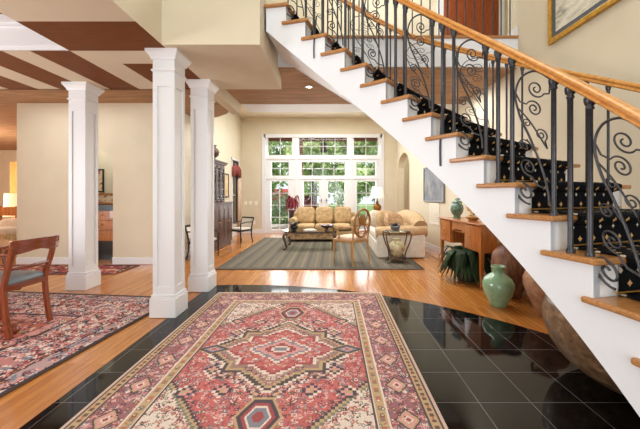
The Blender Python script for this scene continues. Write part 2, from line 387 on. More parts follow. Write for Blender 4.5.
# ------------------------------------------------------------------ big window
def vz(v): return 1.22+(195-v)*YF/F
def ux(u): return (u-332)*YF/F
glassr=[]
for u0,u1 in ((268,292),(299,347),(354,378)): glassr.append((u0,u1,137,155))
for u0,u1 in ((271,288.5),(301,345),(356.5,376)): glassr.append((u0,u1,161.5,175.5))
for u0,u1 in ((270.5,288),(303.5,319),(328,344.5),(357,376)): glassr.append((u0,u1,181,229.5))
rects=[(ux(a),ux(b),vz(d),vz(c)) for a,b,c,d in glassr]
cx_=sorted({WX0,WX1}|{r[0] for r in rects}|{r[1] for r in rects}); cz_=sorted({0.0,WZ1}|{r[2] for r in rects}|{r[3] for r in rects})
wm=MB()
for i in range(len(cx_)-1):
    for j in range(len(cz_)-1):
        x=(cx_[i]+cx_[i+1])/2; z=(cz_[j]+cz_[j+1])/2
        if any(r[0]<x<r[1] and r[2]<z<r[3] for r in rects): continue
        wm.box(cx_[i],cx_[i+1],YF+.02,YF+.14,cz_[j],cz_[j+1])
win=struct('window_1',wm,WHITE)
tr=MB()   # casing and raised rails
tr.box(WX0-.07,WX0+.05,YF-.03,YF+.02,0,WZ1+.07).box(WX1-.05,WX1+.07,YF-.03,YF+.02,0,WZ1+.07).box(WX0,WX1,YF-.03,YF+.02,WZ1-.04,WZ1+.07)
tr.box(WX0,WX1,YF-.01,YF+.02,vz(159.4),vz(157.4)).box(WX0,WX1,YF-.01,YF+.02,vz(179),vz(177.5))
for u in (294.5,349.5): tr.box(ux(u),ux(u)+.09,YF-.012,YF+.02,0,WZ1)
tr.box(ux(323.4),ux(324.6),YF-.015,YF+.02,0,vz(178))
tr.build('window_frame',WHITE,win)
for r,(u0,u1,v0,v1) in zip(rects,glassr):
    pn=MB().box(r[0],r[1],YF+.075,YF+.08,r[2],r[3]).build('pane',GLASS,win)
    mu=MB(); w_=r[1]-r[0]; h_=r[3]-r[2]
    nx=3 if w_>1 else 2; nx=4 if w_>1.4 else nx; nz=max(1,round(h_/.42)) if h_>.7 else 2
    for k in range(1,nx): x=r[0]+w_*k/nx; mu.box(x-.009,x+.009,YF+.06,YF+.09,r[2],r[3])
    for k in range(1,nz): z=r[2]+h_*k/nz; mu.box(r[0],r[1],YF+.06,YF+.09,z-.009,z+.009)
    mu.build('muntin',WHITE,win)
for u,s in ((321.5,1),(326.3,-1)):
    MB().box(ux(u)-.012,ux(u)+.012,YF-.02,YF-.0,.98,1.10).tube([(ux(u),YF-.02,1.04),(ux(u),YF-.06,1.04),(ux(u)-.07*s,YF-.065,1.04)],.007,6).build('door_handle',GREY,win)
# window in the left wall with a red valance
wl=struct('window_2',MB().box(-2.99,-2.9,8.82,8.88,.3,2.3).box(-2.99,-2.9,9.5,9.56,.3,2.3).box(-2.99,-2.9,8.82,9.56,.29,.35).box(-2.99,-2.9,8.82,9.56,2.25,2.31).box(-3.0,-2.98,9.18,9.2,.35,2.25).box(-3.0,-2.98,8.88,9.5,1.2,1.23),WHITE)
MB().box(-3.04,-3.035,8.88,9.5,.35,2.25).build('pane',GLASS,wl)

# ------------------------------------------------------------------ columns
def column(loc,label,w=.262):
    t=thing('column',label,'column',loc,group='square white columns')
    h=ZD; a=w/2; s_=.108
    MB().box(-a,a,-a,a,0,.19).box(-a+.008,a-.008,-a+.008,a-.008,.19,.205).box(-s_-.012,s_+.012,-s_-.012,s_+.012,.205,.225).build('base',WHITE,t,bevel=.006)
    m=MB().box(-s_+.012,s_-.012,-s_+.012,s_-.012,.2,h-.05)
    for sx in (-1,1):
        for sy in (-1,1):
            xs2=sorted((sx*s_,sx*(s_-.042))); ys2=sorted((sy*s_,sy*(s_-.042))); m.box(xs2[0],xs2[1],ys2[0],ys2[1],.2,h-.1)
    for k in range(4):
        for z0,z1 in ((.2,.30),(h-.36,h-.1)):
            b=MB().box(-s_+.042,s_-.042,-s_+.0005,-s_+.03,z0,z1); b.xf(Matrix.Rotation(k*PI/2,4,'Z')); m.add(b.v,b.f)
    m.build('shaft',WHITE,t)
    c=MB(); prof=[(s_+.002,h-.215),(s_+.012,h-.21),(s_+.012,h-.195),(s_+.002,h-.19)]
    prof2=[(s_,h-.10),(s_+.012,h-.095),(s_+.02,h-.07),(s_+.042,h-.035),(s_+.05,h-.028),(s_+.05,h)]
    for pr in (prof,prof2):
        vs=[];
        for r,z in pr: vs+=[(-r,-r,z),(r,-r,z),(r,r,z),(-r,r,z)]
        fs=[(4*i+k,4*i+(k+1)%4,4*i+4+(k+1)%4,4*i+4+k) for i in range(len(pr)-1) for k in range(4)]
        c.add(vs,fs+[(3,2,1,0),tuple(4*(len(pr)-1)+k for k in range(4))])
    c.build('capital',WHITE,t)
    return t
c1=column((-1.675,3.141,.004),'nearest and biggest square white column, straddling the oak and black tile')
column((-1.675,3.95,.004),'square white column standing just behind the nearest one, beside the long rug corner')
column((-3.28,4.03,0),'square white column at left on oak floor, behind the dining rug')

# ------------------------------------------------------------------ staircase
SC=(-.913,.923); SR=2.17; T0=8.825; DT=5.414; RIS=.185; Z0=.555
def ztip(k): return Z0+RIS*k
def sp(th,r,z): a=R(th); return (SC[0]+r*cos(a),SC[1]+r*sin(a),z)
def ro(th):
    v=3.40
    s_=sin(R(max(th,1)))
    return min(v,(3.78-SC[1])/s_)
def thr(k): return T0+DT*k-6.45      # riser line of tread k
KS=list(range(-2,15))
SIN=2.19
stair=thing('staircase','curved white staircase with golden oak treads sweeping up over the big pots','staircase',(SC[0],SC[1],0))
def L(p): return (p[0]-SC[0],p[1]-SC[1],p[2])
def zbot(th): return max(.0,Z0+RIS*((th-T0)/DT)-.225)
def stringer(rf,side):
    m=MB(); 
    for k in KS:
        ta=thr(k); tb=min(thr(k+1),84.0); zt=ztip(k)-.03
        n=4
        for i in range(n):
            a=ta+(tb-ta)*i/n; b=ta+(tb-ta)*(i+1)/n
            ra,rb=rf(a),rf(b); r2a,r2b=ra+side*.04,rb+side*.04
            q=[L(sp(a,ra,min(zbot(a),zt))),L(sp(b,rb,min(zbot(b),zt))),L(sp(b,rb,zt)),L(sp(a,ra,zt)),L(sp(a,r2a,min(zbot(a),zt))),L(sp(b,r2b,min(zbot(b),zt))),L(sp(b,r2b,zt)),L(sp(a,r2a,zt))]
            m.add(q,[(0,1,2,3),(5,4,7,6),(0,4,5,1),(3,2,6,7)]+([(0,3,7,4)] if i==0 else []))
    return m
stringer(lambda a:SIN,1).build('inner_stringer',STRINGW,stair)
stringer(lambda a:ro(a),-1).build('outer_stringer',STRINGW,stair)
m=MB()
thl=[thr(-2)+ (84.0-thr(-2))*i/60 for i in range(61)]
for i in range(60):
    a,b=thl[i],thl[i+1]
    if zbot(a)<=.0: continue
    m.add([L(sp(a,SIN+.01,zbot(a)+.006)),L(sp(b,SIN+.01,zbot(b)+.006)),L(sp(b,ro(b)-.01,zbot(b)+.006)),L(sp(a,ro(a)-.01,zbot(a)+.006))],[(0,3,2,1)],0,True)
m.build('soffit',STRINGW,stair)
for k in KS:
    if k<14:
        n0=thr(k)-.8; n1=thr(k+1)+.15; z=ztip(k); tip=T0+DT*k
    else: n0=thr(k)-.8; n1=84.0; z=ztip(k); tip=84.0
    N=5; inn=[]; 
    inner=[sp(tip+(n0-tip)*i/N,SR-.008,0)[:2] for i in range(N+1)]
    outer=[sp(n0+(n1-n0)*i/N,ro(n0+(n1-n0)*i/N)+.03,0)[:2] for i in range(N+1)]
    poly=inner+outer+[sp(n1,SIN+.005,0)[:2],sp(tip,SIN,0)[:2]]
    t_=MB().prism([(x-SC[0],y-SC[1]) for x,y in poly],z-.03,z)
    t_.build('tread',OAK,stair,bevel=.009)
    rz0=0 if k==-2 else ztip(k-1)
    a=thr(k); b=a+.5
    MB().add([L(sp(a,SIN+.002,rz0)),L(sp(a,ro(a)-.002,rz0)),L(sp(a,ro(a)-.002,z-.03)),L(sp(a,SIN+.002,z-.03)),L(sp(b,SIN+.002,rz0)),L(sp(b,ro(b)-.002,rz0)),L(sp(b,ro(b)-.002,z-.03)),L(sp(b,SIN+.002,z-.03))],
       [(0,1,2,3),(5,4,7,6),(0,3,7,4),(1,5,6,2),(3,2,6,7),(0,4,5,1)]).build('riser',STRINGW,stair)
# carpet runner
run=thing('carpet_runner','black carpet runner with gold diamond sprigs laid up the curved stairs','carpet',(SC[0],SC[1],0))
ri=SIN+.15
path=[]
for k in KS:
    z=ztip(k); zb=0 if k==-2 else ztip(k-1); d=.35
    a=thr(k)-d; nn=thr(k)-1.25
    path+=[(a,zb+.014),(a,z-.055),(nn+.25,z-.042),(nn-.05,z-.02),(nn-.02,z),(nn+.4,z+.012)]
    if k<14: path.append((thr(k+1)-d,z+.013))
    else: path.append((83.8,z+.013))
me_v=[];me_f=[];uvs=[]
NC=12; s_acc=0; prev=None
for th,z in path:
    r_o=ro(th)-.17
    mid=sp(th,2.75,z)
    if prev is not None: s_acc+=math.dist(prev,mid)
    prev=mid
    for c in range(NC+1):
        r=ri+(r_o-ri)*c/NC; me_v.append(L(sp(th,r,z))); uvs.append((r-ri,s_acc))
for i in range(len(path)-1):
    for c in range(NC):
        a=i*(NC+1)+c; me_f.append((a,a+1,a+NC+2,a+NC+1))
me=bpy.data.meshes.new('runner_pile'); me.from_pydata(me_v,[],me_f); uvl=me.uv_layers.new(name='UVMap')
for l in me.loops: uvl.data[l.index].uv=uvs[l.vertex_index]
me.materials.append(RUNNER); me.polygons.foreach_set('use_smooth',[False]*len(me.polygons)); me.update()
o=bpy.data.objects.new('runner_pile',me); COL.objects.link(o); o.parent=run
sm=o.modifiers.new('thick','SOLIDIFY'); sm.thickness=.010; sm.offset=-1
for k in KS[1:]:
    a=thr(k)-.72; z=ztip(k-1)+.024
    MB().tube([L(sp(a,ri-.05,z)),L(sp(a,ro(a)-.12,z))],.006,8).build('stair_rod',BRASS,run)

# railings
RLZ=.945
def zrail(th): return Z0+RIS*((th-T0)/DT)+RLZ
def rail_mesh(rf,t0,t1,n=120):
    m=MB(); prof=[(-.022,0),(.022,0),(.030,.006),(.030,.014),(.024,.020),(.024,.026),(.034,.032),(.034,.044),(.026,.053),(.010,.057),(-.010,.057),(-.026,.053),(-.034,.044),(-.034,.032),(-.024,.026),(-.024,.020),(-.030,.014),(-.030,.006)]
    vs=[];M_=len(prof)
    for i in range(n+1):
        th=t0+(t1-t0)*i/n
        for dx,dz in prof: vs.append(L(sp(th,rf(th)+dx,zrail(th)+dz*1.15)))
    fs=[(i*M_+k,i*M_+(k+1)%M_,(i+1)*M_+(k+1)%M_,(i+1)*M_+k) for i in range(n) for k in range(M_)]
    fs+=[tuple(range(M_)),tuple(range(n*M_,n*M_+M_))[::-1]]
    return m.add(vs,fs,0,False)
def spiral(c,r,a0,turns,dirn,n=34,r1=.16):
    out=[]
    for i in range(n+1):
        t=i/n; a=a0+dirn*2*PI*turns*t; rr=r*(1-(1-r1)*t); out.append((c[0]+rr*cos(a),c[1]+rr*sin(a)+.36*rr*cos(a)))
    return out
def catm(pts,n=6):
    out=[]; P_=[pts[0]]+list(pts)+[pts[-1]]
    for i in range(1,len(P_)-2):
        for j in range(n):
            t=j/n; a,b,c,d=P_[i-1],P_[i],P_[i+1],P_[i+2]
            out.append(tuple(.5*((2*b[k])+(-a[k]+c[k])*t+(2*a[k]-5*b[k]+4*c[k]-d[k])*t*t+(-a[k]+3*b[k]-3*c[k]+d[k])*t**3) for k in range(len(a))))
    out.append(tuple(pts[-1])); return out
W_=.215   # nominal panel width in metres (x runs down the stairs)
MAINB=[(.95*W_,-.005),(.57*W_,-.008),(.19*W_,-.09),(.03*W_,-.21),(.16*W_,-.32),(.45*W_,-.41),(.76*W_,-.53),(.92*W_,-.63),(.95*W_,-.70)]
def scroll_curves():
    cs=[(catm(MAINB,8),.0062)]
    cs.append((catm([(.97*W_,-.03),(.95*W_,-.09)],5)+spiral((.60*W_,-.105),.050,-.4,1.6,-1),.0045))
    cs.append((catm([(.04*W_,-.20),(.16*W_,-.235)],5)+spiral((.55*W_,-.225),.046,2.8,1.7,-1),.0045))
    cs.append((catm([(.10*W_,-.28),(.45*W_,-.315),(.9*W_,-.40)],5)+spiral((.74*W_,-.345),.036,-.9,1.6,1),.0042))
    cs.append((catm([(.40*W_,-.40),(.28*W_,-.37)],4)+spiral((.36*W_,-.335),.024,2.6,1.2,-1),.0036))
    cs.append((catm([(.60*W_,-.47),(.36*W_,-.43)],4)+spiral((.28*W_,-.475),.032,1.0,1.6,1),.004))
    cs.append((catm([(.92*W_,-.62),(.66*W_,-.645)],4)+spiral((.40*W_,-.585),.050,-1.2,1.7,-1),.005))
    cs.append((spiral((.30*W_,-.745),.066,-1.1,1.7,-1),.006))
    return cs
SCR=scroll_curves()
def railing(name,label,rf,scale,t_lo,t_hi,thin):
    root=thing(name,label,'stair railing',(SC[0],SC[1],0))
    rail_mesh(rf,t_lo,t_hi).build('handrail',RAILW,root)
    def bal(th,zb):
        zt=zrail(th)+.004; r=rf(th); q=.0125*thin
        m=MB(); p0=L(sp(th,r,0))
        m.lathe([(q*1.55,zb),(q*1.6,zb+.012),(q*1.15,zb+.025),(q,zb+.03),(q,zt-.06),(q*1.45,zt-.056),(q*1.45,zt-.047),(q*1.1,zt-.042),(q*1.7,zt-.032),(q*2.0,zt-.018),(q*2.0,zt)],(p0[0],p0[1],0),10,smooth=True)
        m.build('baluster',IRON,root)
    for k in KS:
        if k>13: continue
        z=ztip(k); n0=thr(k)-.8; d=thr(k+1)-thr(k)
        if k%2==0:
            for fr_ in (.22,.66):
                bal(n0+.8+d*fr_-.15,z)
        else:
            bal(n0+.9+d*.02,z)
            # scroll panel fills the gap that follows, down the stairs
            ta=n0+.9+d*.02                         # upper neighbour is this baluster
            tb=thr(k-1)+d*.66-.15
        if k%2==1 and k-1>=-2:
            # gap between baluster of tread k (upper) and upper baluster of tread k-1 (lower) is short; scroll sits above this one
            th_hi=thr(k+1)+d*.22-.15-.35; th_lo=ta+.35
            if th_hi>80 or (thin<.9 and k<6): continue
            m=MB()
            for c,rad in SCR:
                pts=[]
                for x,y in c:
                    th=th_hi+(th_lo-th_hi)*(x/W_)
                    zz=zrail(th)+y
                    pts.append(L(sp(th,rf(th),zz)))
                m.tube(pts,rad*thin,6,smooth=True)
            # stop the ironwork above the tread it stands on
            m.build('scroll_panel',IRON,root)
    return root
inner=railing('stair_railing','dark iron scroll railing with honey oak handrail on the near side of the curved stairs',lambda th:SIN+.035,1,thr(-2)-1,83.6,1.0)
outer=railing('stair_railing','dark iron scroll railing and oak handrail on the far outer side of the stairs',lambda th:ro(th)-.05,1,thr(-2)-1,83.6,.7)
for o,(u,va,vb,Yk) in ((inner,(440.5,92,166,2.27)),(inner,(314,16,58,2.98))):
    a=P(u+1.5,va,Yk); b=P(u+.5,(va+vb)/2,Yk); c=P(u,vb,Yk)
    # long iron tail hanging in front of the white stringer
    pts=catm([L(a+Vector((.01,.0,0))),L(b),L((b+c)/2+Vector((-.004,0,0))),L(c)],6)
    MB().tube(pts,.008,6).build('hanging_bar',IRON,o)

# upper landing balustrade and door
lr=thing('landing_railing','black straight balusters and oak rail along the upper landing edge','railing',(0,YLAND+.05,ZU))
MB().box(BX+.05,wx(YLAND)-.02,-.03,.03,.92,.98).build('handrail',RAILW,lr,bevel=.01)
x=BX+.12
while x<wx(YLAND)-.05:
    MB().lathe([(.012,.0),(.018,.002),(.011,.03),(.0085,.04),(.0085,.9),(.014,.905),(.014,.921)],(x,0,0),8).build('baluster',IRON,lr); x+=.115
yd=YE+.6
d=struct('door_1',MB().box(2.08,2.2,yd-.03,yd,ZU,ZU+2.2).box(3.28,3.40,yd-.03,yd,ZU,ZU+2.2).box(2.08,3.40,yd-.03,yd,ZU+2.1,ZU+2.2),WHITE)
dm=MB().box(2.20,3.28,yd-.045,yd-.005,ZU+.01,ZU+2.1)
for xa,xb in ((2.29,2.69),(2.79,3.19)):
    for za,zb in ((.2,.95),(1.1,1.95)): dm.box(xa,xb,yd-.06,yd-.045,ZU+za,ZU+zb)
dm.build('door_leaf',wood('red_brown_door_wood',(110,48,20),(166,84,42),.35,2,4),d,bevel=.01)

# ------------------------------------------------------------------ rugs
PAL={k:np.array(srgb(v)[:3]) for k,v in dict(red=(194,102,98),dred=(158,72,74),navy=(64,58,70),ivory=(226,212,198),gold=(190,164,122),green=(120,124,106),pink=(214,156,150),blue=(104,116,130),brown=(100,74,64),rust=(180,112,86),sel=(206,180,164),slate=(126,130,142),char=(70,64,66)).items()}
MOT=["..x..|.xox.|xooox|.xox.|..x..","x.x|.o.|x.x",".xx.|xoox|xoox|.xx.","x..|xx.|.xx|..x","xxx..|..x..|..xxx","x...x|xx.xx|.xox.|xx.xx|x...x",".x.|xox|.x.|.x.|xx.|.x.","..xx|.xx.|xx..|x...","xx|xx","xxxx|x...|x.ox|x..x|xxxx"]
MOT=[[list(r) for r in m.split('|')] for m in MOT]
def scatter(A,mask,rng,n,cols,ocols,big=1):
    H,W=mask.shape
    for _ in range(n):
        i=rng.integers(0,H); j=rng.integers(0,W)
        if not mask[i,j]: continue
        m=MOT[rng.integers(0,len(MOT))]; c=PAL[cols[rng.integers(0,len(cols))]]; oc=PAL[ocols[rng.integers(0,len(ocols))]]
        fl=rng.random()<.5; tr_=rng.random()<.5
        for a,row in enumerate(m):
            for b,chh in enumerate(row):
                if chh=='.': continue
                aa,bb_=(b,a) if tr_ else (a,b)
                if fl: bb_=-bb_
                for da in range(big):
                    for db in range(big):
                        y,x=i+aa*big+da,j+bb_*big+db
                        if 0<=y<H and 0<=x<W and mask[y,x]: A[y,x]=c if chh=='x' else oc
def heriz(hx,hy,cell,seed):
    rng=np.random.default_rng(seed); nx=int(round(hx/cell)); ny=int(round(hy/cell))
    x=(np.arange(nx)+.5)*cell; y=(np.arange(ny)+.5)*cell; X,Y=np.meshgrid(x,y)
    A=np.zeros((ny,nx,3)); A[:]=PAL['red']
    d=np.minimum(hx-X,hy-Y); N=nx*ny
    def put(m,c): A[m]=PAL[c]
    def stair(v,q): return np.floor(v/q)*q+q/2
    fx,fy=hx-.37,hy-.37; field=d>.37
    # drifting dye lots in the field
    A[field]*=(1+.10*np.sin(Y*11+2*np.sin(X*5)))[field][:,None]
    scatter(A,field,rng,int(N/11),['dred','navy','ivory','brown','blue','pink','dred','pink','dred','slate'],['gold','ivory','pink','green','dred'])
    Xs=stair(X,.024); Ys=stair(Y,.024)
    # ivory corners behind a stepped line
    c_=(stair(X,.021)/fx)*.55+(stair(Y,.024)/fy)*.78+.02*np.sign(np.sin(X*60)*np.sin(Y*60))*0
    put(field&(c_>.846),'navy'); put(field&(c_>.86),'gold'); put(field&(c_>.878),'char'); put(field&(c_>.89),'green'); cor=field&(c_>.905); put(cor,'ivory')
    scatter(A,cor,rng,int(N/12),['brown','dred','navy','rust','pink','green','pink'],['gold','pink','ivory'])
    # medallion: a stepped star, outlined ivory then dark
    s=np.maximum(Xs/.60+Ys/.57*.95,np.maximum(Xs/.70,Ys/.72)); s2=np.minimum(s,np.maximum(Xs/.40,Ys/.38)*1.06)
    lobe=.06*np.sin(np.arctan2(Y,X)*12)
    s2=stair(s2+lobe*.4,.02)
    put(field&(s2<1.07),'ivory'); put(field&(s2<1.035),'navy'); put(field&(s2<.975),'ivory'); put(field&(s2<.955),'char'); put(field&(s2<.92),'dred')
    med=s2<.92
    A[med]=PAL['red']*.6+PAL['dred']*.4
    band=field&(s2<1.03)&(s2>.88); scatter(A,band,rng,int(N/8),['pink','gold','red','dred','brown','slate','pink'],['ivory','gold'])
    scatter(A,med,rng,int(N/12),['navy','gold','navy','ivory','brown','pink','green','blue'],['ivory','pink'])
    def star(a,b):      # eight pointed star: a square and a diamond laid over each other
        return np.minimum(np.maximum(Xs/(.60*a),Ys/(.60*b)),Xs/a+Ys/b)
    m2=star(.56,.48); put((m2<1.12),'ivory'); put(m2<1.08,'char'); put(m2<1.0,'gold')
    A[m2<.95]=PAL['green']*.35+PAL['pink']*.35+PAL['brown']*.3
    scatter(A,m2<.95,rng,int(N/14),['navy','gold','dred','ivory','pink','green','navy'],['pink','ivory'])
    m3=star(.42,.34); put(m3<1.1,'ivory'); put(m3<1.02,'dred'); A[m3<.94]=PAL['red']
    scatter(A,m3<.94,rng,int(N/20),['dred','pink','dred','ivory','slate'],['gold'])
    m4=stair(np.maximum(Xs/.24+Ys/.17,0),.04); put(m4<1.12,'ivory'); put(m4<1.0,'slate'); put(m4<.86,'pink'); put(m4<.6,'dred'); put(m4<.42,'ivory'); put(m4<.26,'slate')
    # pointed palms at left and right, pendant hexagons above and below
    t_=np.abs(X-.52)/.13+Y/.07; put(field&(t_<1.1),'gold'); put(field&(t_<1.0),'char'); put(field&(t_<.66),'slate'); put(field&(t_<.4),'pink'); put(field&(t_<.2),'dred')
    h=np.maximum(np.abs(Y-.73)/.14,X/.12+np.abs(Y-.73)/.25); put(field&(h<1.14),'gold'); put(field&(h<1.0),'navy'); put(field&(h<.8),'dred'); put(field&(h<.62),'ivory'); put(field&(h<.52),'slate'); put(field&(h<.28),'dred')
    for cx,cy in ((.42,.28),(.27,.50),(.16,.92),(.50,.52)):
        h=np.abs(Xs-cx)/.07+np.abs(Ys-cy)/.07; put(field&(h<1.05),'ivory'); put(field&(h<.9),'navy'); put(field&(h<.6),'pink'); put(field&(h<.35),'gold')
    # borders
    put(d<=.37,'char'); run_=np.where(hx-X<hy-Y,Y,X)
    g1=(d>.30)&(d<.352); put(g1,'gold'); put(g1&(np.floor(run_/.04)%2==0)&(d>.312)&(d<.342),'rust'); put(g1&(np.floor(run_/.02)%4==1)&(d>.318)&(d<.336),'green'); scatter(A,g1,rng,int(N/90),['brown','rust','green'],['ivory'])
    put((d>.29)&(d<.30),'ivory'); put((d>.352)&(d<.36),'ivory')
    mb=(d>.09)&(d<.29); A[mb]=PAL['red']*.35+PAL['dred']*.2+PAL['slate']*.25+PAL['navy']*.2
    scatter(A,mb,rng,int(N/11),['navy','navy','ivory','pink','blue','brown','dred','pink'],['gold','ivory','pink'])
    ph=(run_/.30)%1-.5; dd=d-.19; pl=stair(np.abs(ph*.30)/.085+np.abs(dd)/.07,.08)
    put(mb&(pl<1.05),'navy'); put(mb&(pl<.9),'gold'); put(mb&(pl<.7),'pink'); put(mb&(pl<.42),'ivory'); put(mb&(pl<.25),'dred')
    scatter(A,mb&(pl<1.05),rng,int(N/110),['brown','dred','gold'],['ivory'])
    put((d>.08)&(d<.09),'char')
    g2=(d>.028)&(d<.08); put(g2,'gold'); put(g2&(np.floor(run_/.022)%2==0)&(d>.04)&(d<.068),'brown'); put(g2&(np.floor(run_/.022)%4==1)&(d>.045)&(d<.062),'rust')
    put(d<.028,'char'); put(d<.018,'sel'); put(hy-Y<.035,'sel')
    A*=(1+.16*(rng.random((ny,nx,1))-.5))
    A=A*.87+.13*np.array(srgb((176,148,144))[:3])
    return np.concatenate([np.concatenate([A[::-1,::-1],A[::-1]],1),np.concatenate([A[:,::-1],A],1)],0)
def dining_rug(hx,hy,cell,seed):
    rng=np.random.default_rng(seed); nx=int(round(hx/cell)); ny=int(round(hy/cell))
    x=(np.arange(nx)+.5)*cell; y=(np.arange(ny)+.5)*cell; X,Y=np.meshgrid(x,y); d=np.minimum(hx-X,hy-Y)
    A=np.zeros((ny,nx,3)); A[:]=PAL['rust']*.6+PAL['red']*.4
    allm=d>.75
    scatter(A,allm,rng,int(nx*ny/14),['navy','char','gold','dred','pink'],['gold','ivory'])
    def put(m,c): A[m]=PAL[c]
    m=(d<=.75)&(d>.62); put(m,'pink'); scatter(A,m,rng,int(nx*ny/14),['brown','rust','navy'],['ivory'])
    m=(d<=.62)&(d>.17); A[m]=PAL['pink']*.6+PAL['dred']*.3; scatter(A,m,rng,int(nx*ny/5),['dred','ivory','brown','navy','slate','ivory','pink'],['ivory','pink','rust'])
    put((d<.64)&(d>.62),'char'); put((d<.19)&(d>.175),'char')
    m=(d<=.175)&(d>.03); A[m]=PAL['slate']*.45+PAL['pink']*.4+PAL['ivory']*.15; scatter(A,m,rng,int(nx*ny/9),['ivory','dred','char','navy','slate','pink'],['ivory','rust'])
    put(d<.03,'char')
    A*=(1+.12*(rng.random((ny,nx,1))-.5))
    return np.concatenate([np.concatenate([A[::-1,::-1],A[::-1]],1),np.concatenate([A[:,::-1],A],1)],0)
def stripe_rug(hx,hy,cell,seed):
    rng=np.random.default_rng(seed); nx=int(2*hx/cell); ny=int(2*hy/cell)
    x=(np.arange(nx)+.5)*cell-hx; y=(np.arange(ny)+.5)*cell-hy; X,Y=np.meshgrid(x,y)
    c1,c2,c3=[np.array(srgb(c)[:3]) for c in ((116,108,94),(100,95,86),(134,124,106))]
    A=np.zeros((ny,nx,3)); A[:]=c1
    A[(np.floor((X)/.06)%4==0)]=c2; A[(np.floor((X)/.03)%8==5)]=c3
    A[(np.floor(Y/.05)%3==0)]*=.88
    d=np.minimum(hx-abs(X),hy-abs(Y)); A[d<.12]=c2; A[d<.03]=c2*.6
    return A*(1+.15*(rng.random((ny,nx,1))-.5))
def hall_rug(hx,hy,cell,seed):
    rng=np.random.default_rng(seed); nx=int(2*hx/cell); ny=int(2*hy/cell)
    A=np.zeros((ny,nx,3)); A[:]=PAL['dred']
    x=(np.arange(nx)+.5)*cell-hx; y=(np.arange(ny)+.5)*cell-hy; X,Y=np.meshgrid(x,y); d=np.minimum(hx-abs(X),hy-abs(Y))
    scatter(A,d>.1,rng,int(nx*ny/18),['navy','rust','gold','brown'],['ivory'])
    m=d<.1; A[m]=PAL['navy']; scatter(A,m,rng,int(nx*ny/30),['rust','gold','dred'],['gold']); A[d<.02]=PAL['dred']
    return A
def rug(name,label,A,hx,hy,loc,rotz=0,thick=.011):
    ny,nx,_=A.shape
    xs_=np.linspace(-hx,hx,nx+1); ys_=np.linspace(-hy,hy,ny+1)
    gx,gy=np.meshgrid(xs_,ys_); N=(nx+1)*(ny+1)
    v=np.stack([gx.ravel(),gy.ravel(),np.full(N,thick)],1)
    i=np.arange(ny)[:,None]*(nx+1)+np.arange(nx)[None]
    f=np.stack([i,i+1,i+nx+2,i+nx+1],-1).reshape(-1,4)
    # skirt
    ring=list(range(0,nx+1))+[r*(nx+1)+nx for r in range(1,ny+1)]+[ny*(nx+1)+c for c in range(nx-1,-1,-1)]+[r*(nx+1) for r in range(ny-1,0,-1)]
    low=v[ring].copy(); low[:,2]=0; v=np.concatenate([v,low]); n=len(ring)
    sk=[(ring[k],N+k,N+(k+1)%n,ring[(k+1)%n]) for k in range(n)]
    faces=f.tolist()+sk
    me=bpy.data.meshes.new(name); me.from_pydata(v.tolist(),[],faces)
    ca=me.color_attributes.new('pattern','FLOAT_COLOR','CORNER')
    cols=np.ones((len(faces),4,4)); cols[:len(f),:,:3]=A.reshape(-1,1,3); cols[len(f):,:,:3]=PAL['brown']
    ca.data.foreach_set('color',cols.astype(np.float32).ravel())
    me.materials.append(RUGM); me.update()
    o=bpy.data.objects.new(name,me); COL.objects.link(o); o.location=loc; o.rotation_euler.z=rotz
    return tag(o,label,'rug')
rug('area_rug','red patterned wool rug with stepped star medallion lying on the black tile',heriz(1.002,1.398,.006,3),1.002,1.398,(-.402,2.385,.0041))
rug('dining_rug','faded pink floral rug under the dining chair on oak planks',dining_rug(1.65,1.45,.012,5),1.65,1.45,(-3.60,2.33,.0005),R(-6))
rug('living_room_rug','large grey green striped rug under the coffee table',stripe_rug(1.71,1.85,.02,2),1.71,1.85,(-.2,6.82,.0005))
rug('hall_runner','narrow dark red runner rug along the hall wall behind the left column',hall_rug(1.6,.3,.02,4),1.6,.3,(-4.93,4.98,.0005))

# ------------------------------------------------------------------ dining chair + table
def dchair():
    t=thing('dining_chair','mahogany dining armchair with slate blue seat, on the faded pink rug','chair',(-2.945,2.75,.0125))
    # faces -x ; back posts at +x
    for s in (-1,1):
        y=s*.205
        MB().tube(catm([(.235,y,.0),(.205,y,.16),(.185,y,.36),(.19,y,.47),(.235,y*1.02,.62),(.27,y*1.05,.79)],5),[.021]*6*5 if False else .021,4,flat=1.3).build('back_post',MAHOG,t)
        MB().tube(catm([(-.27,y*1.02,.0),(-.245,y,.2),(-.235,y,.42)],5),.022,4,flat=1.1).build('front_leg',MAHOG,t)
    a=[]
    for i in range(9):
        yy=-.245+.49*i/8; bow=.035*(1-(yy/.245)**2); a.append((yy,bow))
    m=MB(); vs=[]
    for yy,bow in a:
        lo=.715+.012*cos(yy*14); vs+=[(.262+bow,yy,lo),(.285+bow,yy,lo),(.295+bow,yy,.825),(.272+bow,yy,.825)]
    fs=[(4*i+k,4*i+(k+1)%4,4*i+4+(k+1)%4,4*i+4+k) for i in range(8) for k in range(4)]+[(3,2,1,0),(32,33,34,35)]
    m.add(vs,fs).build('crest_rail',MAHOGH,t,bevel=.004)
    MB().tube([(.225+.02*(1-(y/.2)**2),y,.575) for y in (-.2,-.1,0,.1,.2)],.014,6).build('cross_rail',MAHOGH,t)
    for s in (-1,1):
        y=s*.215
        MB().tube(catm([(.245,y,.70),(.1,y*1.08,.705),(-.1,y*1.1,.68),(-.2,y*1.08,.66),(-.225,y*1.02,.60),(-.2,y,.5),(-.22,y,.42)],5),.015,6).build('arm',MAHOG,t)
    MB().prism([(-.26,-.235),(.2,-.21),(.2,.21),(-.26,.235)],.385,.435).build('seat_frame',MAHOGH,t,bevel=.006)
    MB().puff((-.03,0,.455),.235,.222,.04,.6,.3).build('seat',BLUEF,t)
    t.scale=(1,.9,1); return t
dchair()
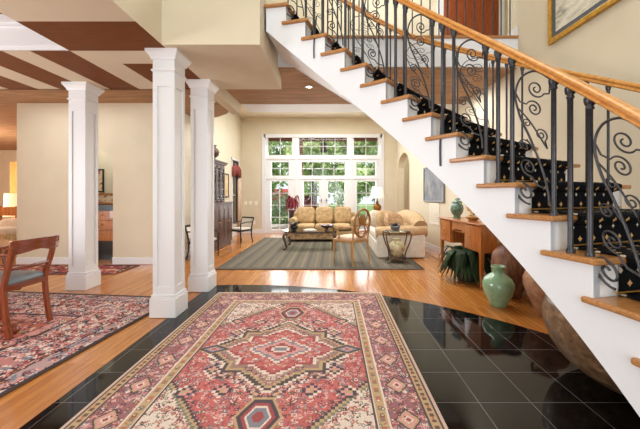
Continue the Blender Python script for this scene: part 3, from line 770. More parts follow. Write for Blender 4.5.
dt=thing('dining_table','mahogany pedestal dining table at left edge whose carved foot shows under the chair','table',(-4.0,2.66,.0125))
MB().prism([(.85*cos(2*PI*i/40)*(1.25 if True else 1),.62*sin(2*PI*i/40)) for i in range(40)],.715,.745).build('tabletop',MAHOG,dt,bevel=.006)
MB().lathe([(.10,.2),(.12,.26),(.06,.32),(.05,.4),(.09,.52),(.05,.6),(.11,.7),(.11,.715)],n=20).build('column',MAHOG,dt)
for a in (0,90,180,270):
    ca,sa=cos(R(a)),sin(R(a))
    MB().tube([(ca*r_,sa*r_,z) for r_,z in catm([(.06,.26),(.3,.30),(.62,.22),(.95,.10),(1.12,.045),(1.22,.055)],5)],.035,6).lathe([(.001,0),(.035,.005),(.04,.03),(.025,.06),(.001,.065)],(ca*1.22,sa*1.22,.0),12).build('foot',MAHOG,dt)

# ------------------------------------------------------------------ console table & pots
ct=thing('console_table','cherry wood console table with kneehole front against the right wall','table',(2.10,4.57,0),math.atan(.05))
# local: front faces -x ; x from -.235..+.22 ; y -.64..+.65
H=.843
MB().box(-.245,.205,-.66,.67,H-.022,H).build('tabletop',CHERRY,ct,bevel=.005)
fr_=MB().box(-.22,.195,-.64,-.62,.47,H-.022).box(-.22,.195,.63,.65,.47,H-.022).box(.175,.195,-.62,.63,.47,H-.022)
fr_.box(-.22,.175,-.62,-.20,.47,.5).box(-.22,.175,.25,.63,.47,.5).box(-.20,.175,-.2,-.18,.47,H-.022).box(-.20,.175,.23,.25,.47,H-.022).box(-.19,.175,-.18,.23,.66,.68)
fr_.build('case',CHERRY,ct)
for ya,yb,za,zb in ((-.615,-.21,.485,.81),(.26,.62,.485,.81)):
    dd=MB(); n=8; vs=[]
    for i in range(n+1):
        y=ya+(yb-ya)*i/n; bow=.025*sin(PI*i/n); vs+=[(-.22-bow,y,za),(-.20,y,za),(-.20,y,zb),(-.22-bow,y,zb)]
    dd.add(vs,[(4*i+k,4*i+(k+1)%4,4*i+4+(k+1)%4,4*i+4+k) for i in range(n) for k in range(4)]+[(3,2,1,0),tuple(4*n+k for k in range(4))])
    dr=dd.build('drawer',CHERRY,ct)
    MB().lathe([(.001,0),(.014,.004),(.014,.012),(.001,.018)],n=12).xf(Matrix.Translation((-.247,(ya+yb)/2,.66))@Matrix.Rotation(-PI/2,4,'Y')).build('knob',BRASS,dr)
MB().vprism([(-.18,.70),(.23,.70),(.23,.815),(-.18,.815)]+[] ,'x',-.205,-.185).build('drawer',CHERRY,ct)
ap=[(-.18,.70)]+[(-.18+.41*i/12,.66+.05*sin(PI*i/12)) for i in range(0,13)]+[(.23,.70)]
MB().vprism(ap,'x',-.212,-.19).build('apron',CHERRY,ct)
for x in (-.195,.17):
    for y in (-.615,.625):
        MB().add([(x-.025,y-.025,.47),(x+.025,y-.025,.47),(x+.025,y+.025,.47),(x-.025,y+.025,.47),(x-.014,y-.014,0),(x+.014,y-.014,0),(x+.014,y+.014,0),(x-.014,y+.014,0)],[(0,3,2,1),(4,5,6,7),(0,1,5,4),(1,2,6,5),(2,3,7,6),(3,0,4,7)]).build('leg',CHERRY,ct)
def lobj(name,label,cat,prof,m,loc,n=32,group=None,**kw):
    o=MB().lathe(prof,n=n,**kw).build(name,m,loc=loc); return tag(o,label,cat,group)
jar=thing('jade_jar','dark green glazed jar with lion lid on the console table','jar',(2.06,5.03,H))
MB().lathe([(.055,0),(.06,.012),(.05,.03),(.085,.08),(.105,.14),(.10,.20),(.075,.235),(.065,.245)],n=28).build('body',JADE,jar)
MB().lathe([(.078,.245),(.085,.255),(.06,.275),(.03,.285),(.035,.31),(.0,.325)],n=24).tube([(0,0,.30),(.05,0,.325),(.075,.0,.30)],[.02,.02,.012],8).build('lid',JADE,jar)
for s in (-1,1): MB().tube(catm([(0,s*.09,.19),(0,s*.125,.20),(0,s*.12,.235),(0,s*.075,.232)],4),.01,6).build('handle',JADE,jar)
dish=thing('flower_bowl','cream and gold flowers in a low dish on the console table','flower arrangement',(2.08,4.5,H))
MB().lathe([(.05,0),(.06,.01),(.11,.05),(.115,.055),(.10,.05),(.04,.02)],n=24).build('bowl',mat('gold_lustre_dish',(190,150,90),.4),dish)
fl=MB(); rg=random.Random(3)
for i in range(16):
    a=rg.random()*2*PI; r=rg.random()*.09; z=.07+rg.random()*.13
    fl.lathe([(.004,-.02),(.02,-.005),(.032,.012),(.024,.016),(.0,.006)],(r*cos(a),r*sin(a),z),9,wob=.15,lobes=5)
fl.build('blossoms',mottled('cream_gold_petals',[(.4,(196,150,80)),(.6,(232,214,170))],30,.6),dish)
def fern(name,label,loc,n=46,L0=.42,m=FERN,pot=True):
    t=thing(name,label,'plant',loc); rg=random.Random(11); f=MB()
    for i in range(n):
        a=2*PI*i/n*2.618*1.6; ln=L0*(.65+.5*rg.random()); rise=.10+.22*rg.random(); w0=L0*(.12+.07*rg.random())
        prev=None; K=7
        for k in range(K+1):
            s_=k/K; rr=.05+ln*s_*(1-.12*s_); z=.22+rise*math.sin(s_*PI*.75)*1.1-.26*s_*s_
            w1=w0*math.sin(PI*(.12+.88*s_)) if s_<1 else .002
            c=Vector((rr*cos(a),rr*sin(a),max(z,.02))); pr=Vector((-sin(a),cos(a),0))*w1
            q=[c-pr+Vector((0,0,-.01)),c+Vector((0,0,.006)),c+pr+Vector((0,0,-.01))]
            if prev: f.add(prev+q,[(0,1,4,3),(1,2,5,4)],0,True)
            prev=q
    f.build('fronds',m,t)
    if pot: MB().lathe([(.11,0),(.12,.005),(.17,.13),(.18,.19),(.185,.20),(.165,.2),(.15,.16)],n=26).build('basket',BASKET,t)
    return t
fern('potted_fern','dark leafy fern in wicker basket on the floor under the console table',(1.93,4.36,0),120,.36)
vz_=[(.075,0),(.085,.006),(.10,.05),(.14,.13),(.162,.21),(.16,.26),(.135,.31),(.09,.345),(.066,.36),(.06,.375),(.06,.415),(.078,.432),(.078,.44),(.06,.44),(.05,.40),(.05,.36)]
lobj('celadon_vase','pale green glazed vase on oak floor near the black tile edge','vase',vz_,GREENV,(1.83,3.36,0),40)
lobj('brown_urn','tall dark brown streaked urn behind the pale green vase','urn',[(.10,0),(.11,.01),(.15,.12),(.195,.30),(.20,.42),(.18,.52),(.13,.58),(.10,.60),(.10,.63),(.125,.65),(.125,.66),(.10,.66),(.085,.6)],BROWNP,(2.13,3.66,0),36,wob=.012,lobes=18)
am=thing('terracotta_amphora','weathered terracotta amphora with small handles, between green vase and the huge pot','pot',(2.165,3.08,0))
MB().lathe([(.075,0),(.08,.006),(.10,.06),(.155,.17),(.20,.29),(.205,.37),(.175,.45),(.11,.50),(.085,.52),(.085,.555),(.105,.57),(.105,.58),(.08,.58),(.07,.52)],n=36).build('body',TERRA,am)
for a in (200,20):
    ca,sa=cos(R(a)),sin(R(a))
    MB().tube([(ca*r_,sa*r_,z) for r_,z in catm([(.18,.44),(.205,.47),(.185,.535),(.09,.545)],5)],.014,8).build('handle',TERRA,am)
bp=thing('giant_pot','huge rust brown stoneware pot on black tile beneath the stairs','pot',(1.93,1.97,.004))
MB().lathe([(.20,0),(.215,.01),(.28,.05),(.365,.12),(.435,.22),(.47,.33),(.475,.41),(.455,.48)],n=56).build('body',BIGP,bp)
MB().lathe([(.457,.478),(.43,.53),(.37,.57),(.30,.60),(.30,.615),(.33,.625),(.33,.635),(.29,.635),(.27,.58)],n=56).build('shoulder',BIGP,bp)

# ------------------------------------------------------------------ pictures, vents
def wall_pic(name,label,y0,y1,z0,z1,fw,mats,art,mat2=None):
    t=thing(name,label,'picture',(wx((y0+y1)/2),(y0+y1)/2,z0)); t.rotation_euler.z=math.atan(.05)
    a=(y1-y0)/2; h=z1-z0
    m=MB().box(-.04,-.002,-a,-a+fw,0,h).box(-.04,-.002,a-fw,a,0,h).box(-.04,-.002,-a+fw,a-fw,0,fw).box(-.04,-.002,-a+fw,a-fw,h-fw,h)
    m.build('frame',mats,t,bevel=.006)
    if mat2:
        k=fw*1.0; MB().box(-.022,-.012,-a+fw,a-fw,fw,h-fw).build('mat_board',mat2,t); MB().box(-.026,-.022,-a+fw+k,a-fw-k,fw+k,h-fw-k).build('artwork',art,t)
    else: MB().box(-.022,-.012,-a+fw,a-fw,fw,h-fw).build('artwork',art,t)
    return t
ART1=mottled('pale_landscape_print',[(.3,(120,120,110)),(.45,(200,196,178)),(.6,(226,222,206)),(.75,(170,160,120))],5,.6,(1,1,3),bump=0)
ART2=mottled('blue_grey_abstract_canvas',[(.3,(92,98,108)),(.5,(128,132,140)),(.7,(164,160,150))],7,.7,(1,1,.5),bump=.2)
wall_pic('framed_print','gold framed pale landscape print high on the stairwell wall','',0,0,0,0,0,0) if False else None
wall_pic('framed_print','gold framed print with slate mat, high on the wall above the stairs',2.05,3.35,2.86,3.85,.05,GOLDF,ART1,mat('slate_mat_board',(92,96,104),.8))
wall_pic('framed_painting','blue grey abstract painting in pewter frame on wall above the tan sofa side',6.1,7.25,1.07,1.86,.025,GREY,ART2)
vt=MB(); 
for k in range(9): vt.box(-.012,0,-.24,.24,.03+k*.045,.055+k*.045)
vg=thing('return_air_grille','ivory return air grille low on the right wall behind the loveseat','vent',(wx(6.65),6.65,.58)); vg.rotation_euler.z=math.atan(.05)
MB().box(-.014,-.001,-.27,-.24,0,.46).box(-.014,-.001,.24,.27,0,.46).box(-.014,-.001,-.24,.24,0,.03).box(-.014,-.001,-.24,.24,.43,.46).build('frame',PLASTIC,vg)
vt.build('slats',PLASTIC,vg)
cv=thing('ceiling_vent','small dark slotted vent in the cream living room ceiling','vent',(-.26,8.75,ZL-.001))
MB().box(-.17,.17,-.09,.09,-.012,0).build('frame',GREY,cv)
MB().box(-.15,.15,-.07,-.03,-.016,-.012).box(-.15,.15,-.015,.02,-.016,-.012).box(-.15,.15,.035,.07,-.016,-.012).build('slot',GROUT,cv)
for k,(u,lab) in enumerate(((245.5,'ivory switch plate on far wall, left one of three beside the big window'),(250.5,'ivory switch plate on far wall, middle one of three beside the big window'),(256,'ivory switch plate on far wall, right one of three beside the big window'))):
    t=thing('switch_plate',lab,'switch',(ux(u),YF-.001,.96),group='switch plates beside the window')
    MB().box(-.05,.05,-.008,0,-.06,.06).build('plate',PLASTIC,t,bevel=.003); MB().box(-.012,.012,-.016,-.008,-.02,.02).build('toggle',PLASTIC,t)
t=thing('wall_outlet','ivory outlet low on the far wall left of the big window','outlet',(ux(254),YF-.001,.34))
MB().box(-.04,.04,-.008,0,-.06,.06).build('plate',PLASTIC,t,bevel=.003); MB().box(-.018,.018,-.012,-.008,.008,.04).box(-.018,.018,-.012,-.008,-.04,-.008).build('socket',WHITE,t)
def downlight(x,y,z,label,r=.035):
    t=thing('recessed_light',label,'ceiling light',(x,y,z),group='recessed lights in the bronze ceiling')
    m=MB(); m.lathe([(r,-.002),(r+.025,-.002),(r+.028,-.012),(r+.02,-.016),(r,-.012),(r,-.002)],n=24); m.build('trim_ring',WHITE,t)
    MB().lathe([(0,-.006),(r,-.006),(r,-.003),(0,-.003)],n=24).build('lens',BULB,t)
    return t
downlight(-.345,4.55,ZH-.02,'glowing recessed light in bronze ceiling, seen under the upper stairs')
downlight(.97,4.5,ZH-.02,'glowing recessed light in bronze ceiling, seen between the balusters')

# ------------------------------------------------------------------ living room furniture
RZ=.0125
# sofa
sf=thing('sofa','gold damask three-cushion sofa in front of the big window','sofa',(-.21,8.2,RZ))
MB().box(-.92,.92,-.36,.42,.06,.28).build('base',SOFAF,sf,bevel=.03)
bk=MB().box(-.86,.86,.24,.46,.25,.74); bk.build('back',SOFAF,sf,bevel=.06)
for s in (-1,1):
    m=MB().box(s*.80-.09,s*.80+.09,-.38,.40,.06,.50); m.lathe([(.0,0),(.10,0),(.10,.80),(.0,.80)],n=20)
    m.v[8:]=[(s*.81+a,-.39+c,.52+b) for a,b,c in m.v[8:]]
    m.build('arm',SOFAF,sf,bevel=.02)
for k in range(3):
    MB().puff((-.47+.47*k,-.07,.37),.232,.31,.085,.5,.3).build('seat_cushion',SOFAF,sf)
    MB().puff((-.50+.50*k,.17,.66),.245,.11,.225,.45,.35,rot=Matrix.Rotation(R(-10),3,'X')).build('back_cushion',SOFAF,sf)
for x in (-.85,.85):
    for y in (-.3,.36): MB().lathe([(.02,0),(.03,.06)],(x,y,0),10).build('foot',DARKW,sf)
# loveseat at right, facing left
lv=thing('loveseat','cream skirted loveseat with tan back and rolled arm, at right of the striped rug','sofa',(1.32,6.72,0))
MB().box(-.45,.46,-.80,.80,.02,.30).build('skirt',CREAMF,lv,bevel=.02)
MB().box(-.44,.25,-.66,.66,.28,.46).build('seat_cushion',CREAMF,lv,bevel=.05)
for s in (-1,1):
    m=MB().box(-.45,.46,s*.80-.10,s*.80+.08,.02,.50); m.build('arm_panel',CREAMF,lv,bevel=.02)
    a=MB().tube([(-.47,s*.81,.50),(-.2,s*.81,.505),(.2,s*.81,.515),(.5,s*.80,.53)],[.105,.11,.115,.12],18); a.build('arm_roll',TANF,lv)
b=MB()
b.box(.26,.48,-.72,.72,.28,.66); b.build('back',TANF,lv,bevel=.05)
MB().tube([(.38,-.86,.60),(.38,-.6,.70),(.38,-.3,.73),(.38,.3,.73),(.38,.6,.70),(.38,.86,.60)],[.14,.15,.155,.155,.15,.14],18).build('back_roll',TANF,lv)
for s,lab,(x,y,z),rx,mm in ((1,'cream striped throw pillow leaning on the loveseat, leftmost of three',(0.99,6.64,.69),-12,PILLF),(2,'tan throw pillow on the loveseat, middle of three',(1.13,6.41,.70),-16,TANF),(3,'brown patterned throw pillow on the loveseat, nearest the rolled back',(1.25,6.17,.69),-20,PILLB)):
    o=MB().puff((0,0,0),.22,.075,.19,.7,.42,rot=Matrix.Rotation(R(18),3,'Y')@Matrix.Rotation(R(rx),3,'X')).build('throw_pillow',mm,loc=(x,y,z),rotz=R(25)); tag(o,lab,'pillow','throw pillows on the loveseat')
# gilded oval-back chair
gc=thing('oval_back_chair','gilded oval-back chair with tapestry seat on the near edge of striped rug','chair',(.345,5.40,RZ),R(43))
# local: front +y ; back at -y
bw=.20
for x in (-bw,bw):
    MB().tube([(x*1.05,-.235,0),(x*.98,-.215,.22),(x*.95,-.205,.44)],[.013,.017,.022],8).build('back_leg',GOLDW,gc)
    MB().tube([(x*1.12,.21,0),(x*1.12,.21,.2),(x*1.12,.205,.43)],[.013,.018,.024],8).build('front_leg',GOLDW,gc)
    MB().tube(catm([(x*.95,-.21,.42),(x*.98,-.225,.55),(x*1.0,-.235,.66)],4),.015,8).build('back_stile',GOLDW,gc)
    MB().tube(catm([(x*1.0,-.235,.66),(x*1.2,-.1,.665),(x*1.22,.06,.65),(x*1.18,.1,.60),(x*1.14,.08,.52),(x*1.1,.1,.44)],5),.013,8).build('arm',GOLDW,gc)
MB().prism([(-.2,-.22),(.2,-.22),(.245,.23),(-.245,.23)],.395,.44).build('seat_rail',GOLDW,gc,bevel=.008)
MB().puff((0,.0,.455),.215,.215,.045,.6,.35).build('seat',FLORF,gc)
def bkp(x,z): return (x,-.225-.10*(z-.44),z)
MB().tube([bkp(.195*cos(a),.73+.235*sin(a)) for a in [2*PI*i/36 for i in range(36)]],.021,8,closed=True).build('oval_frame',wood('brown_gilt_frame',(120,80,42),(172,126,72),.4,2,8),gc)
sp_=MB()
for x in (-.06,.06): sp_.tube([bkp(x*q,z) for q,z in catm([(.6,.50),(1.6,.58),(1.0,.68),(1.3,.78),(2.0,.86),(1.7,.93)],4)],.013,6)
sp_.tube([bkp(x,.70) for x in (-.19,-.1,0,.1,.19)],.014,6).tube([bkp(x,.58) for x in (-.14,0,.14)],.012,6)
sp_.puff(bkp(0,.79),.075,.014,.085,.8,.8).build('splat',wood('brown_carved_splat',(120,76,36),(170,118,64),.4,2,8),gc)
# coffee table
cf=thing('coffee_table','low glass topped coffee table with carved dark legs on striped rug','table',(-.49,7.0,RZ))
tp=[(.62*abs(cos(a))**.6*math.copysign(1,cos(a)),.40*abs(sin(a))**.6*math.copysign(1,sin(a))) for a in [2*PI*i/48 for i in range(48)]]
MB().prism(tp,.392,.407).build('glass_top',TGLASS,cf)
MB().tube([(x*.95,y*.93,.382) for x,y in tp],.012,6,closed=True).build('top_frame',DARKW,cf)
apm=MB()
for k in range(4):
    Lh=.5 if k%2==0 else .28; off=-.32 if k%2==0 else -.53
    n=16
    vs=[]
    for i in range(n+1):
        x=-Lh+2*Lh*i/n; lo=.27+.03*cos(i/n*4*PI); vs+=[(x,off,lo),(x,off+.02,lo),(x,off+.02,.378),(x,off,.378)]
    b_=MB().add(vs,[(4*i+q,4*i+(q+1)%4,4*i+4+(q+1)%4,4*i+4+q) for i in range(n) for q in range(4)]+[(3,2,1,0),tuple(4*n+q for q in range(4))]); b_.xf(Matrix.Rotation(k*PI/2,4,'Z')); apm.add(b_.v,b_.f)
apm.build('apron',mottled('gilt_carved_apron',[(.35,(92,64,44)),(.55,(166,130,84)),(.7,(190,160,120))],20,.5,bump=.5),cf)
for sx in (-1,1):
    for sy in (-1,1):
        MB().tube(catm([(sx*.50,sy*.29,.37),(sx*.57,sy*.34,.30),(sx*.53,sy*.32,.15),(sx*.51,sy*.30,.05),(sx*.57,sy*.34,.018)],5),[.03-.0006*i for i in range(21)],8).build('leg',DARKW,cf)
def agave(name,label,loc,m,n,ln,pm,up=.5):
    t=thing(name,label,'plant',loc); f=MB(); rg=random.Random(5)
    for i in range(n):
        a=2*PI*i/n+rg.random()*.3; el=up+rg.random()*.6; prev=None
        for k in range(6):
            s_=k/5; r_=.02+ln*s_*cos(el*(1-.4*s_)); z=.09+ln*s_*sin(el*(1-.35*s_)); w1=.022*math.sin(PI*(.2+.8*s_))+.001
            c=Vector((r_*cos(a),r_*sin(a),z)); pr=Vector((-sin(a),cos(a),0))*w1
            q=[c-pr+Vector((0,0,.006)),c,c+pr+Vector((0,0,.006))]
            if prev: f.add(prev+q,[(0,1,4,3),(1,2,5,4)],0,True)
            prev=q
    f.build('leaves',m,t); MB().lathe([(.05,0),(.055,.004),(.085,.06),(.09,.10),(.08,.10),(.07,.06)],n=24).build('bowl',pm,t); return t
agave('agave_bowl','black spiky plant in black bowl at left end of coffee table',(-.87,6.95,.42),BLKP,16,.16,BLKP)
t=thing('plum_bowl','plum red footed bowl with leafy rim at right end of coffee table','bowl',(-.12,6.9,.42))
MB().lathe([(.06,0),(.06,.01),(.025,.025),(.025,.04),(.10,.07),(.17,.12),(.175,.125),(.155,.12),(.09,.085),(.0,.07)],n=28,wob=.10,lobes=7).build('bowl',PURP,t)
o=MB().box(-.13,.13,-.09,.09,0,.02).box(-.10,.11,-.07,.08,.02,.035).build('book',CREAMF,loc=(-.50,6.85,.42),rotz=R(20)); tag(o,'pale book lying in middle of the glass coffee table','book')
# wrought iron side table
st=thing('side_table','small glass topped iron side table with curved legs beside the loveseat','table',(1.17,5.5,RZ))
MB().lathe([(0,.55),(.24,.55),(.245,.556),(.24,.562),(0,.562)],n=36).build('glass_top',TGLASS,st)
MB().tube([(.235*cos(2*PI*i/36),.235*sin(2*PI*i/36),.54) for i in range(36)],.011,6,closed=True).build('top_ring',DARKW,st)
MB().lathe([(0,.09),(.16,.09),(.165,.096),(.16,.102),(0,.102)],n=28).build('lower_shelf',DARKW,st)
for a in (35,145,215,325):
    ca,sa=cos(R(a)),sin(R(a))
    MB().tube([(ca*r_,sa*r_,z) for r_,z in catm([(.17,.50),(.235,.545),(.27,.50),(.235,.36),(.17,.2),(.155,.09),(.19,.03),(.235,.01)],5)],.012,8).build('leg',mat('bronze_iron',(104,82,58),.45,.5),st)
pj=thing('ginger_jar','cream pot with painted leaves standing on the side table lower shelf','pot',(1.17,5.5,RZ+.102))
MB().lathe([(.075,0),(.08,.006),(.13,.09),(.145,.17),(.12,.25),(.07,.285),(.07,.31),(.085,.32),(.065,.32)],n=30).build('body',mottled('leaf_painted_ceramic',[(.38,(92,98,64)),(.46,(206,190,150)),(.6,(226,212,176)),(.72,(150,96,60))],11,.3,bump=0,coat=.4),pj)
agave('succulent_dish','dark leafy succulent in small dish on the iron side table',(1.13,5.45,RZ+.562),BLKP,12,.10,GREY,.3)
# lamp table + lamp
lt=thing('lamp_table','dark lamp table in the corner between sofa and loveseat','table',(1.23,8.3,RZ))
MB().box(-.2,.2,-.2,.2,.53,.56).build('tabletop',DARKW,lt,bevel=.006)
MB().box(-.17,.17,-.17,.17,.45,.53).build('apron',DARKW,lt)
for x in (-.16,.16):
    for y in (-.16,.16): MB().box(x-.02,x+.02,y-.02,y+.02,0,.45).build('leg',DARKW,lt)
tl=thing('table_lamp','bronze urn table lamp with sheer white shade on the corner lamp table','lamp',(1.23,8.3,RZ+.56))
MB().lathe([(.10,0),(.10,.03),(.06,.05),(.03,.08),(.03,.13),(.09,.20),(.115,.30),(.10,.37),(.05,.41),(.03,.43),(.05,.45),(.015,.50),(.012,.62)],n=28).build('urn_base',mat('gilt_bronze',(140,96,40),.35,.8,var=.3,scale=30),tl)
MB().lathe([(.20,.56),(.13,.86),(.127,.86),(.197,.56)],n=32).build('lamp_shade',SHADE2,tl)
# red leaf plant
rp=fern('red_leaf_plant','burgundy leaved plant in a basket beside left end of the gold sofa',(-1.17,8.98,RZ),46,.27,REDL)
for ch in rp.children:
    if ch.name.startswith('fronds'): ch.location.z=.58; ch.scale=(.8,.8,1.3)
    else: ch.scale=(.55,.55,3.8)
# hutch
hu=thing('china_hutch','dark walnut hutch with glass doors against the left living room wall','cabinet',(-2.9,7.1,0))
MB().box(.0,.36,-.66,.66,.08,1.02).box(0,.34,-.64,.64,0,.08).box(0,.38,-.68,.68,1.02,1.05).build('lower_case',DARKW,hu,bevel=.006)
MB().box(0,.02,-.62,.44,1.05,1.94).box(.02,.24,-.62,-.59,1.05,1.94).box(.02,.24,.41,.44,1.05,1.94).box(.02,.24,-.59,.41,1.90,1.94).box(.02,.22,-.59,.41,1.35,1.365).box(.02,.22,-.59,.41,1.62,1.635).build('upper_case',DARKW,hu)
MB().prism([(0,-.66),(.28,-.66),(.28,.48),(0,.48)],1.94,1.98).prism([(0,-.70),(.31,-.70),(.31,.51),(0,.51)],1.98,2.02).build('cornice',DARKW,hu,bevel=.01)
for k in range(4):
    ya=-.59+.295*k; yb=ya+.285
    yl,yh=ya,yb; ya=-.59+.25*k; yb=ya+.24
    m=MB().box(.235,.26,ya,ya+.04,1.06,1.90).box(.235,.26,yb-.04,yb,1.06,1.90).box(.235,.26,ya,yb,1.06,1.11).box(.235,.26,ya,yb,1.85,1.90)
    m.box(.24,.255,(ya+yb)/2-.008,(ya+yb)/2+.008,1.1,1.86)
    for z in (1.36,1.61): m.box(.24,.255,ya,yb,z-.008,z+.008)
    gd=m.build('glass_door',DARKW,hu); MB().box(.245,.25,ya+.03,yb-.03,1.1,1.86).build('pane',CABGLASS,gd); ya,yb=yl,yh
    ld=MB().box(.36,.375,ya,yb,.14,.98).box(.375,.383,ya+.05,yb-.05,.22,.9).build('door',DARKW,hu,bevel=.004)
    MB().lathe([(.012,0),(.016,.02),(0,.025)],n=10).xf(Matrix.Translation((.383,yb-.025 if k%2==0 else ya+.025,.6))@Matrix.Rotation(PI/2,4,'Y')).build('knob',BRASS,ld)
lobj('bronze_urn','round dark bronze urn on top of the walnut hutch','urn',[(.06,0),(.07,.01),(.05,.03),(.13,.10),(.15,.18),(.11,.25),(.07,.28),(.07,.31),(.10,.33),(.06,.33)],mat('dark_bronze',(84,64,46),.45,.5),(-2.72,6.95,2.02),28)
lp=thing('small_framed_picture','small dark framed picture on left wall beyond the walnut hutch','picture',(-2.919,8.38,1.15))
MB().box(0,.03,-.18,-.14,0,.66).box(0,.03,.14,.18,0,.66).box(0,.03,-.14,.14,0,.04).box(0,.03,-.14,.14,.62,.66).build('frame',DARKW,lp); MB().box(0,.015,-.14,.14,.04,.62).build('artwork',mottled('ochre_print',[(.4,(196,164,110)),(.6,(222,204,168))],8,.7,bump=0),lp)
vl=MB(); n=24
vs=[]
for i in range(n+1):
    y=8.80+.78*i/n; lo=1.86-.10*abs(cos(PI*i/n))-.02*sin(i*2.1); vs+=[(-2.86+.012*sin(i*1.7),y,2.02+.12*sin(PI*i/n)),(-2.86+.03*sin(i*1.7),y,lo)]
vl.add(vs,[(2*i,2*i+1,2*i+3,2*i+2) for i in range(n)],0,True)
o=vl.build('valance',REDF); so=o.modifiers.new('t','SOLIDIFY'); so.thickness=.02; tag(o,'red patterned fabric valance over the left wall window','valance')
def curtain(name,label,x0,x1,y,z0,z1,axis,m):
    vs=[];n=30
    for i in range(n+1):
        s_=x0+(x1-x0)*i/n; wv=.025*sin(i*1.35)
        p=(s_,y+wv) if axis=='x' else (y+wv,s_)
        vs+=[(p[0],p[1],z0),(p[0],p[1],z1)]
    o=MB().add(vs,[(2*i,2*i+2,2*i+3,2*i+1) for i in range(n)],0,True).build(name,m); s2=o.modifiers.new('t','SOLIDIFY'); s2.thickness=.012
    return tag(o,label,'curtain')
curtain('floral_curtain','pale floral curtain hanging right of the left wall window',9.30,9.56,-2.86,.06,1.7,'y',FLORF)
# black armchairs
def bchair():
    t=thing('black_armchair','black framed armchair with ivory back beside the left wall window','chair',(-2.38,7.95,0),R(150),'black armchairs along the left wall')
    for x in (-.25,.25):
        MB().tube(catm([(x,-.27,0),(x,-.22,.2),(x,-.22,.44),(x,-.26,.62),(x,-.32,.80)],5),.02,6).build('back_leg',BLACKW,t)
        MB().tube([(x,.24,0),(x,.24,.22),(x,.23,.62)],[.016,.02,.018],6).build('front_leg',BLACKW,t)
        MB().tube(catm([(x,-.28,.66),(x,0,.665),(x,.2,.64),(x,.25,.6)],4),.018,6).build('arm',BLACKW,t)
    MB().box(-.26,.26,-.24,.25,.37,.42).build('seat_frame',BLACKW,t); MB().puff((0,0,.44),.24,.235,.045,.5,.3).build('seat',CREAMF,t)
    MB().box(-.24,.24,-.02,.02,-.03,.03).xf(Matrix.Translation((0,-.31,.79))).build('crest_rail',BLACKW,t)
    MB().box(-.225,.225,-.025,.025,-.13,.14).xf(Matrix.Translation((0,-.275,.63))@Matrix.Rotation(R(14),4,'X')).build('back_panel',CREAMF,t)
    return t
b1=bchair(); b1.scale=(.82,.82,.78)
dup(b1,(-2.52,5.98,0),R(-100),'black framed armchair glimpsed between the two nearer columns')

# ------------------------------------------------------------------ pantry seen through the doorway
pc=thing('drawer_cabinet','red brown drawer cabinet with black counter seen through the arched doorway','cabinet',(-4.35,5.72,0))
MB().box(-.75,.60,0,.55,.36,.98).build('case',CHERRY,pc); MB().box(-.75,.58,.04,.55,0,.36).build('plinth',BLACKW,pc)
MB().box(-.78,.63,-.03,.58,.93,1.03).box(-.75,.60,.53,.58,1.03,1.09).build('countertop',BLKSTONE,pc)
for i in range(3):
    for z in (.38,.565,.75):
        xa=(-.74,-.25,.30)[i]; xb=(-.27,.28,.59)[i]; dr=MB().box(xa,xb,-.018,0,z,z+.172).build('drawer',CHERRY,pc,bevel=.005)
        MB().tube([((xa+xb)/2-.055,-.018,z+.1),((xa+xb)/2-.045,-.04,z+.095),((xa+xb)/2+.045,-.04,z+.095),((xa+xb)/2+.055,-.018,z+.1)],.006,6).build('handle',BRASS,dr)
def fpic(name,label,x,y,z,w,h,fm,art,tilt=0):
    t=thing(name,label,'picture',(x,y,z)); t.rotation_euler.x=tilt; f=.03
    MB().box(-w/2,-w/2+f,-.02,0,0,h).box(w/2-f,w/2,-.02,0,0,h).box(-w/2+f,w/2-f,-.02,0,0,f).box(-w/2+f,w/2-f,-.02,0,h-f,h).build('frame',fm,t)
    MB().box(-w/2+f,w/2-f,-.012,-.003,f,h-f).build('artwork',art,t); return t
ARTP=mottled('red_cream_print',[(.42,(150,60,50)),(.5,(220,200,170)),(.7,(190,150,110))],9,.7,bump=0)
fpic('hanging_picture','dark framed red print hung above the black counter in the arched doorway',-5.10,6.59,1.28,.36,.50,BLACKW,ARTP)
fpic('leaning_picture','brown framed picture leaning on black counter in the arched doorway',-4.62,6.22,1.035,.36,.22,CHERRY,ARTP,R(-8))
# family room at far left
fl_=thing('floor_lamp','lit cream drum shade lamp at the far left beyond the hall wall','lamp',(-8.02,7.7,0))
MB().lathe([(.14,0),(.14,.02),(.02,.04),(.015,.5),(.03,.6),(.012,.66),(.012,.75)],n=20).build('stand',BRASS,fl_)
MB().lathe([(.20,.68),(.18,1.26),(.177,1.26),(.197,.68)],n=30).build('lamp_shade',SHADE,fl_)
curtain('gold_curtain','gold curtain hanging at far left behind the lit lamp',-9.50,-9.2,9.0,.02,2.2,'x',CURTF)
ac=thing('wicker_armchair','cream wicker armchair at far left beyond the dining chair','chair',(-7.05,6.55,0))
MB().box(-.35,.35,-.32,.32,.08,.42).build('base',mottled('cream_wicker',[(.4,(176,148,104)),(.6,(222,204,166))],30,.8,bump=.4),ac,bevel=.05)
MB().puff((0,.0,.45),.33,.30,.08,.5,.3).build('seat_cushion',CREAMF,ac); MB().puff((0,.30,.52),.36,.09,.18,.5,.35).build('back',CREAMF,ac)
wc=thing('wooden_side_chair','orange brown wooden chair at far left in front of the lit lamp','chair',(-7.85,7.2,0))
for x in (-.2,.2): MB().box(x-.02,x+.02,.18,.22,0,.95).build('back_post',CHERRY,wc); MB().box(x-.02,x+.02,-.22,-.18,0,.45).build('front_leg',CHERRY,wc)
MB().box(-.23,.23,-.23,.23,.44,.48).build('seat',CHERRY,wc,bevel=.01); MB().box(-.2,.2,.185,.215,.72,.93).build('crest_rail',CHERRY,wc); MB().box(-.2,.2,.19,.21,.58,.64).build('cross_rail',CHERRY,wc)
